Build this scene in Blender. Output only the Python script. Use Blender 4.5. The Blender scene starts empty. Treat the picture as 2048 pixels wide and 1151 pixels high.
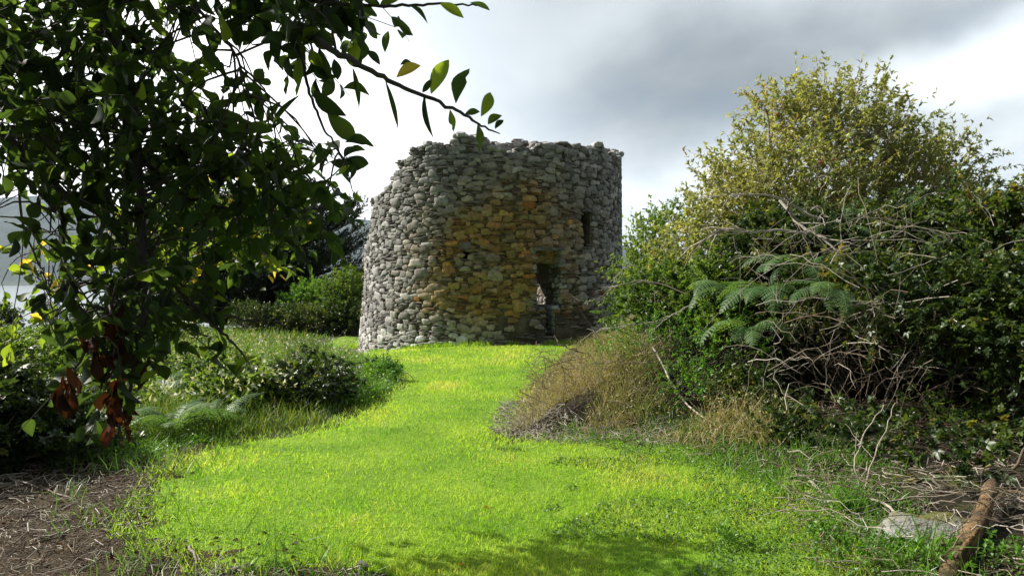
import bpy, math, random
import numpy as np
from mathutils import Vector
rng = np.random.default_rng(11)
random.seed(5)
sc = bpy.context.scene
COL = sc.collection
PI = math.pi
R = math.radians

# ------------------------------------------------------------------ camera
F = 1462.0                      # focal length in photo pixels (2048 wide)
PITCH = math.atan(35.5 / F)
CAM_H = 1.6
cd = bpy.data.cameras.new('camera'); cam = bpy.data.objects.new('camera', cd); COL.objects.link(cam)
cam.location = (0, 0, CAM_H); cam.rotation_euler = (PI / 2 - PITCH, 0, 0)
cd.sensor_width = 36; cd.lens = 36 * F / 2048; cd.clip_start = .05; cd.clip_end = 30000
sc.camera = cam

def ray(px, py):
    u = (np.asarray(px, float) - 1024) / F; v = (575.5 - np.asarray(py, float)) / F
    c, s = math.cos(PITCH), math.sin(PITCH)
    return np.stack([u, c + v * s, -s + v * c], -1)
def at(px, py, y):              # where the photo's pixel lies at forward distance y
    d = ray(px, py)
    return np.array([0, 0, CAM_H]) + d * (np.asarray(y, float) / d[..., 1])[..., None]

# ------------------------------------------------------------------ noise
def _h(ix, iy, s):
    n = (ix * 374761393 + iy * 668265263 + s * 974711) & 0xffffffff
    n = ((n ^ (n >> 13)) * 1274126177) & 0xffffffff
    return ((n ^ (n >> 16)) & 0xffff) / 65535.0
def vn(x, y, s=0):
    x = np.asarray(x, float); y = np.asarray(y, float)
    ix = np.floor(x).astype(np.int64); iy = np.floor(y).astype(np.int64)
    fx = x - ix; fy = y - iy; fx = fx * fx * (3 - 2 * fx); fy = fy * fy * (3 - 2 * fy)
    a = _h(ix, iy, s); b = _h(ix + 1, iy, s); c = _h(ix, iy + 1, s); d = _h(ix + 1, iy + 1, s)
    return (a * (1 - fx) + b * fx) * (1 - fy) + (c * (1 - fx) + d * fx) * fy
def fbm(x, y, s=0, o=4):
    t = 0; a = .5
    for k in range(o):
        t = t + a * vn(np.asarray(x) * 2 ** k, np.asarray(y) * 2 ** k, s + k); a *= .5
    return t

# ------------------------------------------------------------------ terrain
def softplus(t, k=1.0): return k * np.logaddexp(0, np.asarray(t, float) / k)
def sstep(a, b, t):
    t = np.clip((np.asarray(t, float) - a) / (b - a), 0, 1); return t * t * (3 - 2 * t)
def inpoly(x, y, poly):
    x = np.asarray(x, float); y = np.asarray(y, float); r = np.zeros(x.shape, bool); n = len(poly)
    for i in range(n):
        x1, y1 = poly[i]; x2, y2 = poly[(i + 1) % n]
        if y1 == y2: continue
        r ^= ((y1 > y) != (y2 > y)) & (x < (x2 - x1) * (y - y1) / (y2 - y1) + x1)
    return r
def polydist(x, y, poly):
    x = np.asarray(x, float); y = np.asarray(y, float); d = np.full(x.shape, 1e9); n = len(poly)
    for i in range(n):
        ax, ay = poly[i]; bx, by = poly[(i + 1) % n]; ex, ey = bx - ax, by - ay
        t = np.clip(((x - ax) * ex + (y - ay) * ey) / (ex * ex + ey * ey + 1e-12), 0, 1)
        d = np.minimum(d, np.hypot(x - ax - t * ex, y - ay - t * ey))
    return d
def sdist(x, y, poly):          # positive inside
    d = polydist(x, y, poly); return np.where(inpoly(x, y, poly), d, -d)
HEDGE = [(3.4, 20.5), (1.75, 17.3), (.95, 14), (.5, 12), (.25, 9.6), (.12, 7.7), (.55, 7.35), (.95, 7.6), (1.4, 7.3), (1.75, 6.7), (2.05, 6.0),
         (2.25, 5.3), (2.3, 4.5), (2.3, 3.7), (2.5, 2), (2.6, -6), (20, -6), (20, 20.5)]
TC = np.array([-.65, 25.29]); TR = 4.42
def gz0(x, y):
    x = np.asarray(x, float); y = np.asarray(y, float); r = np.hypot(x, y)
    z = -.028 * softplus(y - 4, 1.5) * (1 - sstep(34, 60, r) * .3)
    z = z - .42 * np.exp(-(((x + 5.4) / 2.6) ** 2 + ((y - 22.4) / 4.4) ** 2))
    z = z + .10 * np.exp(-(((x - 1.2) / 1.6) ** 2 + ((y - 17.5) / 1.8) ** 2))
    z = z - .10 * np.exp(-(((x + 1.5) / 1.5) ** 2 + ((y - 14) / 2.5) ** 2))
    z = z + .09 * (fbm(x * .42, y * .34, 3, 3) - .45) + .05 * sstep(.6, 2.4, x) * sstep(9.5, 6, y)
    z = z + .02 * (fbm(x * 1.7, y * 1.7, 9, 2) - .4)
    fall = .08 * softplus(r - 32, 6)
    z = z - np.where(fall < 35, fall, 35 + 16 * (1 - np.exp(-(fall - 35) / 16)))
    return z + np.clip(fall, 0, 4) * .35 * (fbm(x * .02, y * .02, 21, 3) - .5)
def gz(x, y):
    s = sdist(x, y, HEDGE)
    return gz0(x, y) + .85 * sstep(0, 2.0, s) * (1 - .85 * sstep(1.3, 2.5, x) * sstep(11.5, 9.0, y)) + .12 * sstep(-.2, .5, s) * fbm(np.asarray(x) * 2, np.asarray(y) * 2, 31, 3)
def gpts(px, py):               # the ground points seen at photo pixels
    d = ray(px, py).reshape(-1, 3); n = len(d); t = np.geomspace(.5, 900, 90)
    h = CAM_H + d[:, 2:3] * t - gz(d[:, 0:1] * t, d[:, 1:2] * t); i = np.argmax(h < 0, 1); i = np.where((h < 0).any(1), i, 89); i = np.maximum(i, 1)
    a, b = t[i - 1], t[i]
    for _ in range(16):
        m = (a + b) / 2; up = CAM_H + d[:, 2] * m - gz(d[:, 0] * m, d[:, 1] * m) > 0; a = np.where(up, m, a); b = np.where(up, b, m)
    return np.stack([d[:, 0] * a, d[:, 1] * a, gz(d[:, 0] * a, d[:, 1] * a)], -1)
def gpt(px, py): return gpts(np.array([px]), np.array([py]))[0]

# ------------------------------------------------------------------ mesh building
class MB:
    """collects vertices and faces (numpy) and links them as one mesh"""
    def __init__(s): s.V = []; s.L = []; s.S = []; s.A = []; s.C = []; s.n = 0
    def add(s, V, faces, rnd=None, col=None):
        V = np.asarray(V, np.float32).reshape(-1, 3); n = len(V)
        for f in faces if isinstance(faces, list) else [faces]:
            f = np.asarray(f, np.int64)
            if f.size == 0: continue
            s.L.append((f + s.n).ravel()); s.S.append(np.full(len(f), f.shape[1], np.int64))
        s.V.append(V)
        s.A.append(np.broadcast_to(np.asarray(rnd if rnd is not None else .5, np.float32), (n,)))
        s.C.append(np.broadcast_to(np.asarray(col if col is not None else (1, 1, 1), np.float32), (n, 3)))
        s.n += n
    def build(s, name, mat, parent=None, smooth=True, colour=False):
        me = bpy.data.meshes.new(name); V = np.concatenate(s.V); L = np.concatenate(s.L).astype(np.int32); S = np.concatenate(s.S).astype(np.int32)
        me.vertices.add(len(V)); me.vertices.foreach_set('co', V.ravel())
        me.loops.add(len(L)); me.loops.foreach_set('vertex_index', L)
        me.polygons.add(len(S)); st = np.zeros(len(S), np.int32); st[1:] = np.cumsum(S)[:-1]
        me.polygons.foreach_set('loop_start', st); me.polygons.foreach_set('loop_total', S)
        me.polygons.foreach_set('use_smooth', np.full(len(S), smooth, bool))
        a = me.attributes.new('rnd', 'FLOAT', 'POINT'); a.data.foreach_set('value', np.concatenate(s.A).astype(np.float32))
        if colour:
            c = np.ones((len(V), 4), np.float32); c[:, :3] = np.concatenate(s.C)
            a = me.attributes.new('tint', 'FLOAT_COLOR', 'POINT'); a.data.foreach_set('color', c.ravel())
        me.update(calc_edges=True); me.validate()
        me.materials.append(mat)
        o = bpy.data.objects.new(name, me); COL.objects.link(o)
        if parent is not None:
            o.parent = parent; l = parent.location
            if l.length > 0: me.transform(__import__('mathutils').Matrix.Translation(-l))
        return o
def tag(o, label=None, cat=None, group=None, kind=None):
    for k, v in (('label', label), ('category', cat), ('group', group), ('kind', kind)):
        if v: o[k] = v
    return o
def empty(name, loc, label, cat, group=None):
    o = bpy.data.objects.new(name, None); COL.objects.link(o); o.location = [float(v) for v in loc]; o.empty_display_size = .2
    return tag(o, label, cat, group)
def nrm(v): return v / (np.linalg.norm(v, axis=-1, keepdims=True) + 1e-9)
def rdir(n, up=0.0):
    v = rng.normal(size=(n, 3)); v = nrm(v); v[:, 2] += up; return nrm(v)
def scatter(mb, T, faces, P, A, N, L, W=None, rnd=None, col=None):
    """copies of a template (x along axis, y across, z along normal) at points P"""
    T = np.asarray(T, float); P = np.asarray(P, float); n = len(P); k = len(T)
    if n == 0: return
    A = nrm(np.asarray(A, float)); B = nrm(np.cross(np.asarray(N, float), A)); Nn = np.cross(A, B)
    L = np.broadcast_to(np.asarray(L, float), (n,)); W = L if W is None else np.broadcast_to(np.asarray(W, float), (n,))
    V = P[:, None] + A[:, None] * (T[None, :, 0:1] * L[:, None, None]) + B[:, None] * (T[None, :, 1:2] * W[:, None, None]) + Nn[:, None] * (T[None, :, 2:3] * L[:, None, None])
    off = (np.arange(n) * k)[:, None, None]
    fs = [(np.asarray(f)[None] + off).reshape(-1, np.asarray(f).shape[1]) for f in faces]
    r = np.repeat(rng.random(n) if rnd is None else rnd, k)
    mb.add(V.reshape(-1, 3), fs, r, None if col is None else np.repeat(col, k, 0))
def tubes(mb, Q, rad, k=4, rnd=None):
    """Q (n,m,3) polylines, rad (n,m) or (m,)"""
    Q = np.asarray(Q, float); n, m, _ = Q.shape
    rad = np.broadcast_to(np.asarray(rad, float), (n, m))
    T = np.empty_like(Q); T[:, 1:-1] = Q[:, 2:] - Q[:, :-2]; T[:, 0] = Q[:, 1] - Q[:, 0]; T[:, -1] = Q[:, -1] - Q[:, -2]; T = nrm(T)
    ref = np.where((np.abs(T.mean(1))[:, 2:3] > .8), np.array([[1., 0, 0]]), np.array([[0, 0, 1.]]))[:, None]
    B = nrm(np.cross(np.broadcast_to(ref, T.shape), T)); C = np.cross(T, B)
    an = np.arange(k) * 2 * PI / k
    V = Q[:, :, None] + rad[:, :, None, None] * (B[:, :, None] * np.cos(an)[None, None, :, None] + C[:, :, None] * np.sin(an)[None, None, :, None])
    i = np.arange(m - 1)[:, None] * k; j = np.arange(k)[None]; j2 = (j + 1) % k
    f = np.stack([i + j, i + j2, i + k + j2, i + k + j], -1).reshape(-1, 4)
    f = (f[None] + (np.arange(n) * m * k)[:, None, None]).reshape(-1, 4)
    r = np.repeat(rng.random(n) if rnd is None else rnd, m * k)
    fs = [f]
    if k >= 3:
        cap = np.stack([np.arange(n) * m * k + (m - 1) * k + q for q in range(k)], -1); fs.append(cap)
    mb.add(V.reshape(-1, 3), fs, r)
def resample(P, m, jit=0.0):
    """smooth polyline through control points"""
    P = np.asarray(P, float); n = len(P)
    if n == 2: P = np.array([P[0], (P[0] + P[1]) / 2, P[1]]); n = 3
    t = np.linspace(0, n - 1, m); i = np.clip(t.astype(int), 0, n - 2); f = (t - i)[:, None]
    p0 = P[np.clip(i - 1, 0, n - 1)]; p1 = P[i]; p2 = P[i + 1]; p3 = P[np.clip(i + 2, 0, n - 1)]
    q = .5 * (2 * p1 + (p2 - p0) * f + (2 * p0 - 5 * p1 + 4 * p2 - p3) * f ** 2 + (3 * p1 - p0 - 3 * p2 + p3) * f ** 3)
    if jit:
        j = rng.normal(size=q.shape) * jit; j[0] = 0; q = q + j
    return q
def limb(mb, P, r0, r1, m=None, k=7, jit=0.0):
    m = m or max(6, 4 * len(P)); q = resample(P, m, jit); tubes(mb, q[None], np.linspace(r0, r1, m)[None], k); return q
# leaf templates -------------------------------------------------------------
def leaf_t(prof, curl=.25, fold=.18, twist=0.0, nib=None):
    n = len(prof); xs = np.linspace(0, 1, n); V = []; F4 = []
    for i, (x, w) in enumerate(zip(xs, prof)):
        z = -curl * x * x; a = twist * x
        for sgn in (-1, 0, 1):
            ww = w * .5 * sgn
            if nib and (i, sgn) in nib: ww *= nib[(i, sgn)]
            V.append((x, ww * math.cos(a), z + abs(ww) * fold * 2 * (1 if sgn else 0) + ww * math.sin(a)))
    for i in range(n - 1):
        a = i * 3; F4 += [(a, a + 1, a + 4, a + 3), (a + 1, a + 2, a + 5, a + 4)]
    return np.array(V), [np.array(F4)]
OVAL = [.04, .42, .72, .92, 1.0, .92, .6, .08]
LEAVES = [leaf_t(OVAL, .12, .15), leaf_t(OVAL, .35, .3), leaf_t(OVAL, -.15, .2, .6), leaf_t(OVAL, .25, .1, -.7, {(3, 1): .35, (4, 1): .5}),
          leaf_t([.04, .35, .62, .8, .78, .6, .33, .02], .3, .25, .4, {(5, -1): .2}), leaf_t([.04, .6, .95, 1, .7, .5, .45, .1], .2, .2, 0, {(2, -1): .6})]
SMALL = (np.array([(0, 0, 0), (.35, .5, .12), (.4, 0, 0), (.35, -.5, .12), (1, 0, -.12)]), [np.array([(0, 2, 1), (0, 3, 2), (1, 2, 4), (2, 3, 4)])])
TRI3 = None
def trifol():
    V = []; Fq = []
    for a, s in ((0, 1.0), (1.15, .8), (-1.15, .8)):
        c, sn = math.cos(a), math.sin(a); o = len(V)
        for (x, y, z) in ((.08, 0, 0), (.42, .3, .08), (.5, 0, 0), (.42, -.3, .08), (.8, .2, 0), (.8, -.2, 0), (1.05, 0, -.1)):
            x *= s; y *= s; V.append((x * c - y * sn, x * sn + y * c, z))
        Fq += [(o, o + 2, o + 1), (o, o + 3, o + 2), (o + 1, o + 2, o + 4), (o + 2, o + 3, o + 5), (o + 2, o + 6, o + 4), (o + 2, o + 5, o + 6)]
    return np.array(V), [np.array(Fq)]
TRI3 = trifol()
def blade_t(b):
    return np.array([(0, -.5, 0), (0, .5, 0), (.5, -.4, b * .3), (.5, .4, b * .3), (1 - abs(b) * .25, 0, b)]), [np.array([(0, 1, 3, 2)]), np.array([(2, 3, 4)])]
BLADES = [blade_t(b) for b in (.15, .35, .6, .9)]

# ------------------------------------------------------------------ materials
def newmat(name):
    m = bpy.data.materials.new(name); m.use_nodes = True; nt = m.node_tree; nt.nodes.clear()
    out = nt.nodes.new('ShaderNodeOutputMaterial'); return m, nt, out
def nd(nt, t, **kw):
    n = nt.nodes.new(t)
    for k, v in kw.items():
        if k in n.inputs: n.inputs[k].default_value = v
        else: setattr(n, k, v)
    return n
def ramp(nt, fac, stops):
    r = nt.nodes.new('ShaderNodeValToRGB'); e = r.color_ramp.elements
    while len(e) < len(stops): e.new(.5)
    for q, (p, c) in zip(e, stops): q.position = p; q.color = (*c, 1)
    nt.links.new(fac, r.inputs[0]); return r.outputs[0]
def attr(nt, name): return nd(nt, 'ShaderNodeAttribute', attribute_name=name)
def leafmat(name, stops, trans=.45, rough=.45, spec=.4, tcol=1.6, patch=None):
    m, nt, out = newmat(name); L = nt.links.new
    c = ramp(nt, attr(nt, 'rnd').outputs['Fac'], stops)
    if patch:
        geo = nd(nt, 'ShaderNodeNewGeometry'); nz = nd(nt, 'ShaderNodeTexNoise', Scale=patch[0], Detail=3.0); L(geo.outputs['Position'], nz.inputs['Vector'])
        f = nd(nt, 'ShaderNodeMapRange'); f.inputs[1].default_value = .4; f.inputs[2].default_value = .65; L(nz.outputs['Fac'], f.inputs[0])
        mx = nd(nt, 'ShaderNodeMix', data_type='RGBA'); L(f.outputs[0], mx.inputs[0]); L(c, mx.inputs[6]); mx.inputs[7].default_value = (*patch[1], 1)
        f2 = nd(nt, 'ShaderNodeMath', operation='MULTIPLY'); L(f.outputs[0], f2.inputs[0]); f2.inputs[1].default_value = patch[2]; L(f2.outputs[0], mx.inputs[0])
        c = mx.outputs[2]
    p = nd(nt, 'ShaderNodeBsdfPrincipled', Roughness=rough); p.inputs['Specular IOR Level'].default_value = spec; L(c, p.inputs['Base Color'])
    t = nd(nt, 'ShaderNodeBsdfTranslucent'); mul = nd(nt, 'ShaderNodeMix', data_type='RGBA', blend_type='MULTIPLY'); mul.inputs[0].default_value = 1
    L(c, mul.inputs[6]); mul.inputs[7].default_value = (tcol * 1.05, tcol, tcol * .45, 1); L(mul.outputs[2], t.inputs['Color'])
    mx = nd(nt, 'ShaderNodeMixShader'); mx.inputs[0].default_value = trans; L(p.outputs[0], mx.inputs[1]); L(t.outputs[0], mx.inputs[2]); L(mx.outputs[0], out.inputs[0])
    return m
def barkmat(name, stops, scale=30, rough=.85, bump=.4):
    m, nt, out = newmat(name); L = nt.links.new
    geo = nd(nt, 'ShaderNodeNewGeometry'); nz = nd(nt, 'ShaderNodeTexNoise', Scale=scale, Detail=4.0); L(geo.outputs['Position'], nz.inputs['Vector'])
    a = nd(nt, 'ShaderNodeMath', operation='MULTIPLY_ADD'); L(attr(nt, 'rnd').outputs['Fac'], a.inputs[0]); a.inputs[1].default_value = .6; 
    b = nd(nt, 'ShaderNodeMath', operation='MULTIPLY_ADD'); L(nz.outputs['Fac'], b.inputs[0]); b.inputs[1].default_value = .8; b.inputs[2].default_value = -.2; L(b.outputs[0], a.inputs[2])
    p = nd(nt, 'ShaderNodeBsdfPrincipled', Roughness=rough); L(ramp(nt, a.outputs[0], stops), p.inputs['Base Color'])
    bp = nd(nt, 'ShaderNodeBump', Strength=bump, Distance=.01); L(nz.outputs['Fac'], bp.inputs['Height']); L(bp.outputs[0], p.inputs['Normal']); L(p.outputs[0], out.inputs[0])
    return m
def noisemat(name, stops, scale=3, detail=8, rough=.95, bump=.5, bscale=40, dist=.02, spec=.2):
    m, nt, out = newmat(name); L = nt.links.new
    geo = nd(nt, 'ShaderNodeNewGeometry'); nz = nd(nt, 'ShaderNodeTexNoise', Scale=scale, Detail=float(detail), Roughness=.65); L(geo.outputs['Position'], nz.inputs['Vector'])
    p = nd(nt, 'ShaderNodeBsdfPrincipled', Roughness=rough); p.inputs['Specular IOR Level'].default_value = spec; L(ramp(nt, nz.outputs['Fac'], stops), p.inputs['Base Color'])
    n2 = nd(nt, 'ShaderNodeTexNoise', Scale=bscale, Detail=5.0); L(geo.outputs['Position'], n2.inputs['Vector'])
    bp = nd(nt, 'ShaderNodeBump', Strength=bump, Distance=dist); L(n2.outputs['Fac'], bp.inputs['Height']); L(bp.outputs[0], p.inputs['Normal']); L(p.outputs[0], out.inputs[0])
    return m
M = {}
M['lawn'] = noisemat('lawn_turf', [(.3, (.08, .16, .01)), (.5, (.14, .24, .014)), (.72, (.21, .3, .025))], 1.2, 8, .9, .8, 90, .02)
M['ground'] = noisemat('ground_soil', [(.3, (.025, .03, .012)), (.5, (.05, .06, .018)), (.7, (.07, .075, .025))], .8, 8, 1, .8, 25, .05)
M['soil'] = noisemat('bare_soil', [(.3, (.022, .015, .008)), (.55, (.055, .038, .02)), (.75, (.12, .09, .05))], 9, 8, 1, .9, 60, .03)
M['shade_humus'] = noisemat('shade_humus', [(.3, (.008, .006, .004)), (.5, (.018, .014, .008)), (.6, (.03, .034, .01)), (.75, (.06, .07, .018))], 2.5, 8, 1, .9, 50, .03)  # mossy bank soil, darkened to put the hollow's shade into its colour
M['gravel'] = noisemat('gravel', [(.3, (.09, .075, .06)), (.55, (.17, .15, .12)), (.75, (.28, .25, .21))], 25, 6, .95, .8, 70, .02)
M['hill'] = noisemat('hill', [(.35, (.02, .03, .03)), (.5, (.035, .05, .045)), (.65, (.06, .075, .06))], .004, 8, 1, 0, .02, 1)
M['grass'] = leafmat('grass_blades', [(0, (.065, .175, .014)), (.45, (.15, .31, .022)), (.8, (.25, .38, .045)), (1, (.38, .39, .13))], .5, .5, .25, 1.9, (.9, (.29, .4, .06), .65))
M['meadow'] = leafmat('meadow_grass', [(0, (.06, .14, .02)), (.55, (.13, .21, .035)), (1, (.26, .26, .1))], .4, .5, .3, 1.5)
M['straw'] = leafmat('dry_grass', [(0, (.12, .16, .04)), (.4, (.3, .28, .12)), (.8, (.44, .37, .22)), (1, (.34, .23, .12))], .3, .7, .2, 1.2)
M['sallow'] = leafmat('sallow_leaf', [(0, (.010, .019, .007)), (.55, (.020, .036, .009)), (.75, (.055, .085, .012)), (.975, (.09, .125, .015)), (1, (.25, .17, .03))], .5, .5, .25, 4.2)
M['deadleaf'] = leafmat('dead_leaf', [(0, (.018, .008, .006)), (.5, (.042, .012, .008)), (1, (.075, .02, .012))], .35, .6, .2, 1.4)
M['elder'] = leafmat('elder_leaf', [(0, (.08, .12, .035)), (.45, (.17, .21, .065)), (.85, (.27, .29, .11)), (.96, (.35, .29, .13)), (1, (.28, .1, .07))], .46, .4, .5, 1.7, (.8, (.33, .3, .13), .5))
M['bramble'] = leafmat('bramble_leaf', [(0, (.018, .036, .01)), (.5, (.042, .072, .015)), (.85, (.085, .125, .022)), (1, (.2, .17, .045))], .34, .42, .4, 2.0)
M['fern'] = leafmat('fern_frond', [(0, (.045, .11, .03)), (.6, (.085, .16, .05)), (1, (.13, .2, .07))], .38, .5, .3, 1.7)
M['cypress'] = leafmat('cypress_needles', [(0, (.008, .018, .008)), (.6, (.018, .035, .014)), (1, (.035, .06, .02))], .1, .5, .35, 1.2)
M['shrub'] = leafmat('shrub_leaf', [(0, (.04, .085, .015)), (.5, (.10, .17, .03)), (1, (.19, .25, .05))], .4, .52, .28, 1.8)
M['weed'] = leafmat('weed_leaf', [(0, (.06, .16, .02)), (.6, (.11, .24, .03)), (1, (.17, .28, .05))], .42, .42, .4, 1.6)
M['clover'] = leafmat('clover_leaf', [(0, (.04, .1, .012)), (.6, (.08, .17, .018)), (1, (.14, .22, .03))], .3, .45, .4, 1.5)
M['moss'] = noisemat('moss', [(.3, (.03, .045, .008)), (.55, (.08, .09, .012)), (.75, (.14, .12, .03))], 12, 8, 1, 1, 60, .03)
M['bark'] = barkmat('dark_bark', [(0, (.012, .01, .008)), (.6, (.04, .033, .026)), (1, (.09, .08, .065))])
M['twig'] = barkmat('bleached_twig', [(0, (.11, .09, .065)), (.5, (.26, .22, .17)), (1, (.5, .46, .4))])
M['cane'] = barkmat('bramble_cane', [(0, (.05, .035, .02)), (.5, (.12, .085, .05)), (1, (.26, .2, .14))])
M['log'] = noisemat('rotten_log', [(.3, (.035, .03, .012)), (.47, (.08, .055, .03)), (.6, (.19, .12, .06))], 9, 8, .95, .9, 35, .03)
M['flower'] = leafmat('seed_heads', [(0, (.4, .42, .3)), (1, (.6, .6, .52))], .3, .6, .3, 1.1)
M['yellow'] = leafmat('yellow_leaf', [(0, (.55, .3, .03)), (1, (.6, .38, .05))], .35, .5, .3, 1.2)
M['mortar'] = noisemat('mortar', [(.3, (.05, .042, .031)), (.5, (.10, .083, .06)), (.7, (.18, .15, .11))], 2.2, 8, 1, 1, 14, .05)
M['slab'] = noisemat('slate_slab', [(.3, (.09, .085, .075)), (.55, (.17, .16, .14)), (.75, (.3, .29, .26))], 4, 8, .9, .7, 30, .02)
M['mossy'] = noisemat('mossy_boulder', [(.3, (.05, .055, .015)), (.48, (.1, .1, .025)), (.56, (.2, .2, .18)), (.75, (.34, .35, .34))], 3.2, 7, .9, .8, 35, .03)

def stonemat():
    m, nt, out = newmat('rubble_stone'); L = nt.links.new
    geo = nd(nt, 'ShaderNodeNewGeometry'); tint = attr(nt, 'tint')
    n1 = nd(nt, 'ShaderNodeTexNoise', Scale=9.0, Detail=8.0, Roughness=.7); L(geo.outputs['Position'], n1.inputs['Vector'])
    n2 = nd(nt, 'ShaderNodeTexNoise', Scale=38.0, Detail=6.0, Roughness=.7); L(geo.outputs['Position'], n2.inputs['Vector'])
    n3 = nd(nt, 'ShaderNodeTexVoronoi', Scale=17.0); L(geo.outputs['Position'], n3.inputs['Vector'])
    k = nd(nt, 'ShaderNodeMix', data_type='RGBA', blend_type='MULTIPLY'); k.inputs[0].default_value = 1; L(tint.outputs['Color'], k.inputs[6])
    L(ramp(nt, n1.outputs['Fac'], [(.3, (.45, .45, .43)), (.5, (.9, .9, .9)), (.7, (1.35, 1.33, 1.28))]), k.inputs[7])
    k2 = nd(nt, 'ShaderNodeMix', data_type='RGBA'); L(k.outputs[2], k2.inputs[6]); k2.inputs[7].default_value = (.36, .36, .32, 1)   # pale lichen
    n4 = nd(nt, 'ShaderNodeTexNoise', Scale=4.0, Detail=8.0, Roughness=.8); L(geo.outputs['Position'], n4.inputs['Vector'])
    f = nd(nt, 'ShaderNodeMapRange'); f.inputs[1].default_value = .58; f.inputs[2].default_value = .7; f.inputs[4].default_value = .55; L(n4.outputs['Fac'], f.inputs[0]); L(f.outputs[0], k2.inputs[0])
    p = nd(nt, 'ShaderNodeBsdfPrincipled', Roughness=.9); p.inputs['Specular IOR Level'].default_value = .2; L(k2.outputs[2], p.inputs['Base Color'])
    b = nd(nt, 'ShaderNodeBump', Strength=.7, Distance=.02); L(n2.outputs['Fac'], b.inputs['Height'])
    b2 = nd(nt, 'ShaderNodeBump', Strength=.5, Distance=.03); L(n1.outputs['Fac'], b2.inputs['Height']); L(b.outputs[0], b2.inputs['Normal']); L(b2.outputs[0], p.inputs['Normal'])
    L(p.outputs[0], out.inputs[0]); return m
M['stone'] = stonemat()
def watermat():
    m, nt, out = newmat('lake_water'); L = nt.links.new
    geo = nd(nt, 'ShaderNodeNewGeometry'); nz = nd(nt, 'ShaderNodeTexNoise', Scale=.12, Detail=4.0); L(geo.outputs['Position'], nz.inputs['Vector'])
    p = nd(nt, 'ShaderNodeBsdfPrincipled', Roughness=.3); p.inputs["Base Color"].default_value = (.16, .19, .21, 1); p.inputs['IOR'].default_value = 1.33
    b = nd(nt, 'ShaderNodeBump', Strength=.6, Distance=1.0); L(nz.outputs['Fac'], b.inputs['Height']); L(b.outputs[0], p.inputs['Normal']); L(p.outputs[0], out.inputs[0]); return m
M['water'] = watermat()

# ------------------------------------------------------------------ light, sky, air
SUN_AZ, SUN_EL = R(-70), R(37)              # azimuth from +Y, negative = to the left
sdir = np.array([math.sin(SUN_AZ) * math.cos(SUN_EL), math.cos(SUN_AZ) * math.cos(SUN_EL), math.sin(SUN_EL)])
sl = bpy.data.lights.new('sun', 'SUN'); sl.energy = 5.0; sl.angle = R(.5); sl.color = (1, .95, .86)
so = bpy.data.objects.new('sun', sl); COL.objects.link(so); so.location = (-20, 10, 30); so.rotation_euler = Vector(sdir).to_track_quat('Z', 'Y').to_euler()
w = bpy.data.worlds.new('World'); sc.world = w; w.use_nodes = True; nt = w.node_tree; nt.nodes.clear(); L = nt.links.new
wo = nd(nt, 'ShaderNodeOutputWorld')
sky = nd(nt, 'ShaderNodeTexSky', sky_type='NISHITA', sun_disc=False); sky.sun_elevation = SUN_EL; sky.sun_rotation = SUN_AZ; sky.altitude = 60
b1 = nd(nt, 'ShaderNodeBackground', Strength=.12); L(sky.outputs[0], b1.inputs[0])
tc = nd(nt, 'ShaderNodeTexCoord')
sx = nd(nt, 'ShaderNodeSeparateXYZ'); L(tc.outputs['Generated'], sx.inputs[0])
def math_(op, a, b=None, c=None):
    n = nd(nt, 'ShaderNodeMath', operation=op)
    for i, v in enumerate((a, b, c)):
        if v is None: continue
        if isinstance(v, (int, float)): n.inputs[i].default_value = v
        else: L(v, n.inputs[i])
    return n.outputs[0]
# cloud deck: direction projected on a flat layer overhead
zc = math_('MAXIMUM', math_('ADD', sx.outputs[2], .14), .06)
cx_ = nd(nt, 'ShaderNodeCombineXYZ'); L(math_('DIVIDE', sx.outputs[0], zc), cx_.inputs[0]); L(math_('DIVIDE', sx.outputs[1], zc), cx_.inputs[1])
mp = nd(nt, 'ShaderNodeMapping'); mp.inputs['Scale'].default_value = (1.0, .8, 1); mp.inputs['Location'].default_value = (.6, 2.2, 0); L(cx_.outputs[0], mp.inputs[0])
cn = nd(nt, 'ShaderNodeTexNoise', Scale=1.1, Detail=7.0, Roughness=.52, Distortion=.3); L(mp.outputs[0], cn.inputs['Vector'])
cn2 = nd(nt, 'ShaderNodeTexNoise', Scale=3.0, Detail=5.0, Roughness=.55); L(tc.outputs['Generated'], cn2.inputs['Vector'])
warp = nd(nt, 'ShaderNodeVectorMath', operation='SUBTRACT'); L(cn2.outputs['Color'], warp.inputs[0]); warp.inputs[1].default_value = (.5, .5, .5)
wsc = nd(nt, 'ShaderNodeVectorMath', operation='SCALE'); L(warp.outputs[0], wsc.inputs[0]); wsc.inputs['Scale'].default_value = .22
dw = nd(nt, 'ShaderNodeVectorMath', operation='ADD'); L(tc.outputs['Generated'], dw.inputs[0]); L(wsc.outputs[0], dw.inputs[1])
def lobe(px, py, wx, wz):       # a bank of cloud: soft patch of the sky round one direction
    d = ray(px, py); d = d / np.linalg.norm(d)
    s = nd(nt, 'ShaderNodeVectorMath', operation='SUBTRACT'); L(dw.outputs[0], s.inputs[0]); s.inputs[1].default_value = tuple(d)
    q = nd(nt, 'ShaderNodeVectorMath', operation='MULTIPLY'); L(s.outputs[0], q.inputs[0]); q.inputs[1].default_value = (1 / wx, .7 / wx, 1 / wz)
    ln = nd(nt, 'ShaderNodeVectorMath', operation='LENGTH'); L(q.outputs[0], ln.inputs[0])
    mr = nd(nt, 'ShaderNodeMapRange', interpolation_type='SMOOTHERSTEP'); mr.inputs[1].default_value = 0; mr.inputs[2].default_value = 1; mr.inputs[3].default_value = 1; mr.inputs[4].default_value = 0
    L(ln.outputs['Value'], mr.inputs[0]); return mr.outputs[0]
HAZE = 5e-5
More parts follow.
